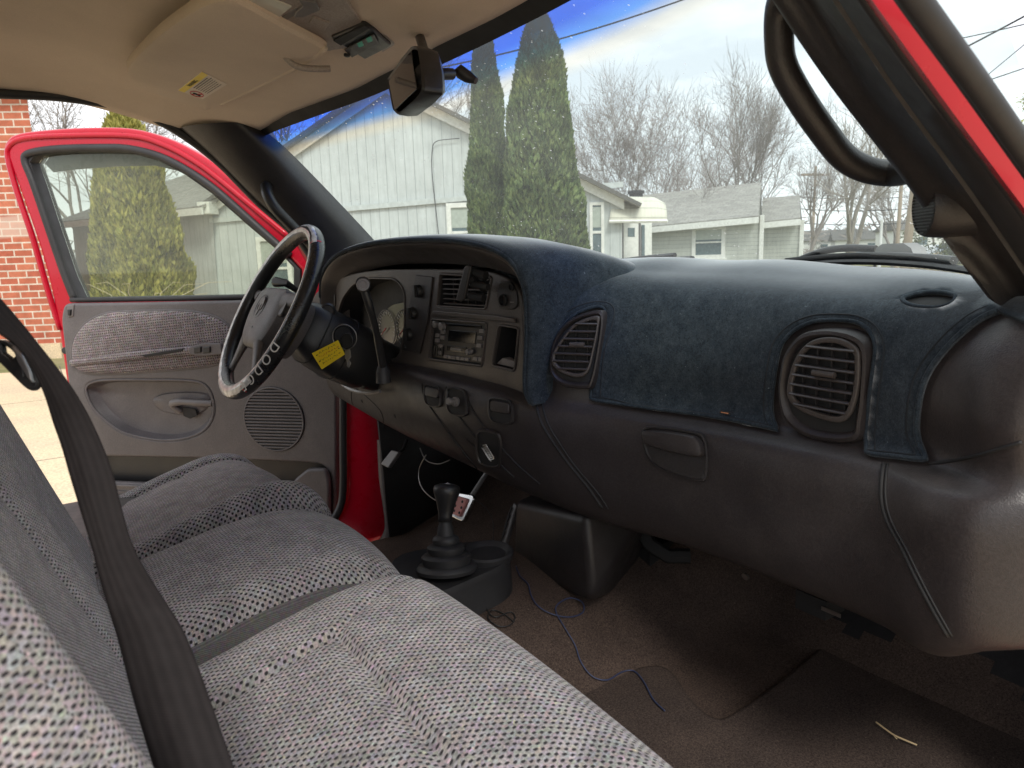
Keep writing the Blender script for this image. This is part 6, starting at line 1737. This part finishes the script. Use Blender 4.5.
def bare_tree(name, base, H, seed, mat, label, spread=.55, stems=1, tr=.14, depth=6, ratio=.74, kids=(2, 3), lean=(0, 0), group=None, low=.22, tw=1.0):
    rnd = random.Random(seed); T = thing(name, base, label, 'tree', group)
    tk, cr = MB(), MB()
    def grow(p, d, L, r, lv):
        r = max(r, .0046); n = 3; pts = [p]; q = p.copy(); dd = d.copy()
        for _ in range(n):
            dd = (dd+Vector((rnd.gauss(0, .10), rnd.gauss(0, .10), rnd.gauss(.02, .06)))).normalized(); q = q+dd*L/n; pts.append(q.copy())
        r2 = r*.64; (tk if lv <= 1 else cr).tube(pts, [r+(r2-r)*k/n for k in range(n+1)], 6 if lv <= 1 else (4 if lv < 4 else 3), caps=False)
        if lv >= depth: return
        k = rnd.randint(*kids)
        ph0 = rnd.uniform(0, 2*pi)
        for i in range(k):
            ph = ph0+2*pi*i/k+rnd.gauss(0, .4); an = spread*rnd.uniform(.6, 1.25)*(1 if i else .45)
            e = dd.orthogonal().normalized(); f = dd.cross(e); nd = (dd*cos(an)+(e*cos(ph)+f*sin(ph))*sin(an))
            nd = (nd+Vector((0, 0, .12))).normalized()
            grow(q, nd, L*ratio*rnd.uniform(.8, 1.15), r2*(.85 if i else 1), lv+1)
        if lv >= 2:
            for _ in range(4):
                s = pts[rnd.randint(1, n-1)]; ph = rnd.uniform(0, 2*pi); e = dd.orthogonal().normalized(); f = dd.cross(e)
                nd = (dd*.7+(e*cos(ph)+f*sin(ph))*.7).normalized(); grow(s, nd, L*.6, r2*.5, max(lv+2, depth-1))
    L0 = H*low
    for i in range(stems):
        a = 2*pi*i/max(1, stems)+rnd.uniform(0, 1); sp_r = .0 if stems == 1 else .28
        grow(base+Vector((cos(a)*.15*(stems > 1), sin(a)*.15*(stems > 1), -.05)), Vector((cos(a)*sp_r+lean[0], sin(a)*sp_r+lean[1], 1)).normalized(), L0, tr, 0)
    tk.build('trunk', mat, T, 60); cr.build('crown', mat, T, 60)
    return T
gt = 'bare trees behind the houses'
bare_tree('bare_tree', ground_xy(640, 27), top_z(640, 60, 27), 5, M['bark3'], 'wide many-stemmed bare tree rising behind the awning and chimney', .50, 6, .055, 6, .80, (2, 3), group=gt, low=.22)
bare_tree('bare_tree', ground_xy(738, 30), top_z(738, 35, 30), 9, M['bark'], 'tall bare tree with upright limbs behind the roof of the clapboard house', .46, 3, .10, 6, .80, (2, 3), group=gt, low=.20)
bare_tree('bare_tree', ground_xy(848, 24), top_z(848, 25, 24), 12, M['bark2'], 'pale forked bare tree with low limbs right of the clapboard house', .55, 2, .15, 6, .80, (2, 3), group=gt, low=.20)
bare_tree('bare_tree', ground_xy(805, 40), top_z(800, 110, 40), 21, M['bark'], 'smaller distant bare tree just right of the clapboard house corner', .5, 2, .12, 6, .76, group=gt)
bare_tree('bare_tree', ground_xy(895, 46), top_z(895, 120, 46), 22, M['bark2'], 'faint distant bare tree behind the utility poles', .5, 2, .14, 6, .76, group=gt)
bare_tree('bare_tree', ground_xy(690, 44), top_z(690, 120, 44), 23, M['bark3'], 'distant bare tree between the two large ones behind the clapboard roof', .5, 3, .12, 6, .76, group=gt)
bare_tree('bare_tree', ground_xy(462, 24), top_z(462, 70, 24)*1.1, 24, M['bark'], 'bare tree behind the right slope of the white gable', .5, 2, .12, 6, .78, group=gt)
bare_tree('bare_tree', ground_xy(330, 26), top_z(330, 0, 26)*1.2, 25, M['bark'], 'bare tree seen through the blue shade band over the white gable', .5, 3, .14, 6, .80, group=gt)
bare_tree('bare_tree', ground_xy(85, 19), top_z(95, 60, 19)*1.15, 26, M['bark2'], 'bare tree seen in the open door window between brick house and garage', .6, 3, .10, 6, .82, group=gt)
bare_tree('bare_tree', ground_xy(560, 50), top_z(600, 110, 50), 27, M['bark3'], 'distant bare tree just right of the wide arborvitae', .5, 3, .12, 6, .76, group=gt)
bare_tree('bare_tree', ground_xy(940, 60), top_z(940, 150, 60), 28, M['bark3'], 'low distant bare tree behind the parked cars', .5, 3, .14, 6, .76, group=gt)
# a leafing shrub in front of the third arborvitae: bare arching whips
SH = thing('bare_shrub', ground_xy(150, 7.0), 'tan bare twigs of a shrub in front of the yellow green arborvitae', 'shrub')
mb = MB(); rnd = random.Random(5); bs = ground_xy(140, 7.2, 290)
for k in range(46):
    a = rnd.uniform(0, 2*pi); L = rnd.uniform(.8, 1.75); pts = []; h = rnd.uniform(.25, .7)
    for i in range(7):
        t = i/6; pts.append(bs+Vector((cos(a)*h*t*t*L+rnd.gauss(0, .02), sin(a)*h*t*t*L+rnd.gauss(0, .02), L*(t*1.15-.45*t**3)+rnd.gauss(0, .015))))
    mb.tube(pts, [.007*(1-.75*i/6) for i in range(7)], 4)
mb.build('twigs', M['whip'], SH)
# evergreen at the far right, outside the passenger side
def leafy(name, base, H, R, z0, mat, label, n, size, seed, cat_='tree'):
    rnd = random.Random(seed); T = thing(name, base, label, cat_); V = []; F = []
    cl = [(Vector((rnd.gauss(0, R*.45), rnd.gauss(0, R*.45), z0+(H-z0)*rnd.random()**.8)), rnd.uniform(.2, .4)*R) for _ in range(40)]
    for _ in range(n):
        c, r = rnd.choice(cl); v = Vector((rnd.gauss(0, 1), rnd.gauss(0, 1), rnd.gauss(0, 1))).normalized()*r*rnd.uniform(.5, 1.05)
        p = base+c+v; a = Vector((rnd.gauss(0, 1), rnd.gauss(0, 1), rnd.gauss(0, 1))).normalized(); b = a.orthogonal().normalized(); L = size*rnd.uniform(.6, 1.3)
        i = len(V); V += [p-a*L, p+b*L*.4, p+a*L, p-b*L*.4]; F.append((i, i+1, i+2, i+3))
    mesh('crown', V, F, mat, T, 0)
    mb = MB(); mb.tube([base, base+Vector((0, 0, H*.5)), base+Vector((0, 0, H*.95))], [.12*H/6, .08*H/6, .02], 8)
    for c, r in cl[:22]: mb.tube([base+Vector((0, 0, c.z*.7)), base+c], [.03*H/6, .01], 5)
    mb.build('trunk', M['bark'], T); return T
leafy('evergreen_tree', ground_xy(1075, 22), top_z(1040, 85, 22), 1.9, 2.0, M['thuja2'], 'evergreen tree at the right edge, outside the passenger pillar', 9000, .09, 31)
leafy('evergreen_shrub', ground_xy(972, 50), 3.6, 3.2, .2, M['pine'], 'dark evergreen shrub at the street corner behind the pillar speaker', 6000, .16, 32, 'shrub')
leafy('garden_shrub', ground_xy(921, 24, 270), 1.0, .55, .1, M['whip'], 'small round leafless shrub on the lawn below the parked cars', 3000, .04, 33, 'shrub')
leafy('garden_shrub', ground_xy(936, 27, 270), .8, .35, .1, M['whip'], 'smaller leafless shrub standing right of the round one', 2000, .04, 34, 'shrub')

# ---- utility poles and lines
def pole(px, D, top, r, mat, label, lean=0.0, arm=False):
    b = ground_xy(px, D); h = top_z(px, top, D); T = thing('utility_pole', b, label, 'pole', 'poles along the street')
    tp_ = b+RT*lean*h+Vector((0, 0, h)); MB().tube([b, tp_], [r, r*.75], 10).build('shaft', M[mat], T)
    if arm: mb = MB(); mb.box(tp_-Vector((0, 0, h*.08)), RT*1.8, FW*.1, Vector((0, 0, .12))); mb.build('crossarm', M[mat], T)
    return tp_
p1 = pole(905, 27, 120, .17, 'wood_pole', 'stout leaning wooden utility pole beside the pillar speaker', .055)
p2 = pole(897, 40, 170, .12, 'wood_pole', 'thin utility pole just left of the stout leaning one', 0, True)
p3 = pole(880, 42, 220, .10, 'trim', 'short white pole behind the wiper bracket', 0)
p4 = pole(812, 45, 168, .10, 'wood_pole', 'distant wooden pole with crossarm beside the house corner', 0, True)
def line(a, b, sag, r, label, n=16):
    pts = [a.lerp(b, i/n)-Vector((0, 0, sag*4*(i/n)*(1-i/n))) for i in range(n+1)]
    return MB().tube(pts, r, 5).build('power_line', M['matte'], None, 180, label=label, cat_='cable', group='overhead lines')
line(P(380, 78, D=9.5), P(720, -14, D=9.0), .12, .011, 'black service cable crossing the top of the windshield over the arborvitae')
lbs = ['thin line through the sky beside the black door seal, uppermost', 'thicker line dropping left beside the door seal, just below the uppermost', 'thin steep line in the sky right of the door seal', 'low line in the sky right of the door seal']
for (x0, y0, x1, y1, r), lb in zip([(900, 50, 1100, 5, .012), (900, 80, 1100, -26, .02), (900, 145, 1100, -20, .009), (930, 98, 1100, 40, .012)], lbs): line(P(x0, y0, D=16), P(x1, y1, D=14), .05, r, lb)
for y0, lb in ((196, 'topmost faint street line left of the pillar speaker'), (208, 'middle faint street line left of the pillar speaker'), (222, 'lowest faint street line left of the pillar speaker')): line(P(790, y0, D=44), P(960, y0-5, D=40), .3, .022, lb)

# ---- parked cars and far buildings down the street
M['carwhite'] = plain('white_car_paint', (.72, .73, .74), .25, coat=.8); M['cardark'] = plain('grey_car_paint', (.22, .24, .27), .25, coat=.8)
M['carblue'] = plain('silver_blue_car_paint', (.42, .48, .56), .25, coat=.8)
def car(px, D, mat, label, yaw, s=1.0):
    b = ground_xy(px, D); T = thing('parked_car', b, label, 'car', 'cars parked down the street')
    ex = Vector((cos(yaw), sin(yaw), 0)); ey = Vector((-sin(yaw), cos(yaw), 0)); ez = Vector((0, 0, 1))
    W_ = lambda x, y, z: b+(ex*x+ey*y+ez*z)*s
    prof = [(-2.2, .35), (-2.25, .75), (-2.0, .92), (-1.5, .98), (-1.0, 1.38), (.3, 1.42), (1.0, 1.0), (1.9, .85), (2.2, .65), (2.2, .35)]
    mb = MB(); mb.loft([[W_(x*.97, y*.86, z) for x, z in prof] if abs(y) == 1 else [W_(x, y*.92, z) for x, z in prof] for y in (-1, -.9, .9, 1)], cap0=True, cap1=True); mb.build('body', mat, T, 35, fix=True)
    for y in (-.875, .875):
        mb = MB(); mb.add([W_(-1.35, y, 1.0), W_(-.95, y, 1.32), (W_(.25, y, 1.35)), W_(.8, y, 1.02)], [(0, 1, 2, 3)]); o = mb.build('side_window', M['winglass'], T, 0); solid(o, .03, 0)
        for x in (-1.4, 1.35):
            o = MB().lathe(W_(x, y-.1, .33), ey, [(.33*s, 0), (.33*s, .2*s)], 18).build('wheel', M['rubber'], T); MB().lathe(W_(x, y-.1, .33), ey, [(.2*s, -.01), (.2*s, .21*s)], 14).build('rim', M['metal'], o)
for px, D, m_, lb, yw in [(920, 54, M['carwhite'], 'white car parked leftmost of the row beyond the lawn', .6), (934, 56, M['carblue'], 'silver blue car parked in the middle of the row beyond the lawn', .6), (947, 58, M['carwhite'], 'white car parked nearest the dark evergreen shrub', .6), (862, 50, M['cardark'], 'grey car parked behind the wiper arm', .5)]: car(px, D, m_, lb, yw)
def far_house(px, D, w_, h, rh, dp, mat, label, yaw):
    b = ground_xy(px, D); T = thing('distant_house', b, label, 'house'); ex = Vector((cos(yaw), sin(yaw), 0)); ey = Vector((-sin(yaw), cos(yaw), 0)); ez = Vector((0, 0, 1))
    mb = MB(); mb.box(b+ez*h/2, ex*w_, ey*dp, ez*h); mb.build('wall', mat, T, 0)
    mb = MB(); r = [b+ex*x*(w_/2+.4)+ey*y*(dp/2+.4)+ez*h for x in (-1, 1) for y in (-1, 1)]; t0, t1 = b-ex*(w_/2+.4)+ez*(h+rh), b+ex*(w_/2+.4)+ez*(h+rh)
    mb.add(r+[t0, t1], [(0, 2, 5, 4), (1, 4, 5, 3), (0, 4, 1), (2, 3, 5)]); o = mb.build('roof', M['shingle'], T, 0)
    for k in (-.3, 0, .3):
        for s in (-1, 1): mb = MB(); mb.box(b+ex*w_*k+ey*s*(dp/2+.02)+ez*h*.55, ex*1.0, ey*.06, ez*1.2); mb.build('window', M['winglass'], T, 0)
far_house(868, 98, 9, 2.4, 1.3, 7, M['trim'], 'distant white house behind the wiper bracket and the poles', 2.2)
far_house(940, 84, 12, 3.2, 1.2, 8, M['trim'], 'distant low pale building behind the parked cars', 2.4)
far_house(822, 110, 12, 2.6, 1.6, 8, M['trim'], 'distant house behind the bare tree right of the clapboard house', 2.2)
# blue marker by the kerb
b = ground_xy(965, 26, 280); HY = thing('lawn_sign', b, 'small blue yard marker on the lawn at the right', 'sign')
mb = MB(); mb.box(b+Vector((0, 0, .42)), (.14, -.1, 0), (.01, .01, 0), (0, 0, .2)); mb.build('panel', plain('blue_sign_paint', (.05, .25, .6), .5), HY, 0)
mb = MB(); mb.tube([b, b+Vector((0, 0, .35))], .012, 6); mb.build('stake', M['metal'], HY)
# far treeline
tl = MB(); rnd = random.Random(77)
V = []; F = []
for k in range(9000):
    px = rnd.uniform(-200, 1250); D = rnd.uniform(95, 125); b = ground_xy(px, D); z = abs(rnd.gauss(0, 2.6))+.1*rnd.random(); z = min(z, 7.5)
    p = b+Vector((0, 0, z)); a = Vector((rnd.gauss(0, 1), rnd.gauss(0, 1), rnd.gauss(0, 1.6))).normalized(); c = a.orthogonal().normalized(); L = rnd.uniform(.5, 1.3)
    i = len(V); V += [p-a*L, p+c*L*.18, p+a*L, p-c*L*.18]; F.append((i, i+1, i+2, i+3))
mesh('far_woods', V, F, M['bark'], None, 0, label='low grey line of far bare woods behind the street', cat_='woods', kind='stuff')
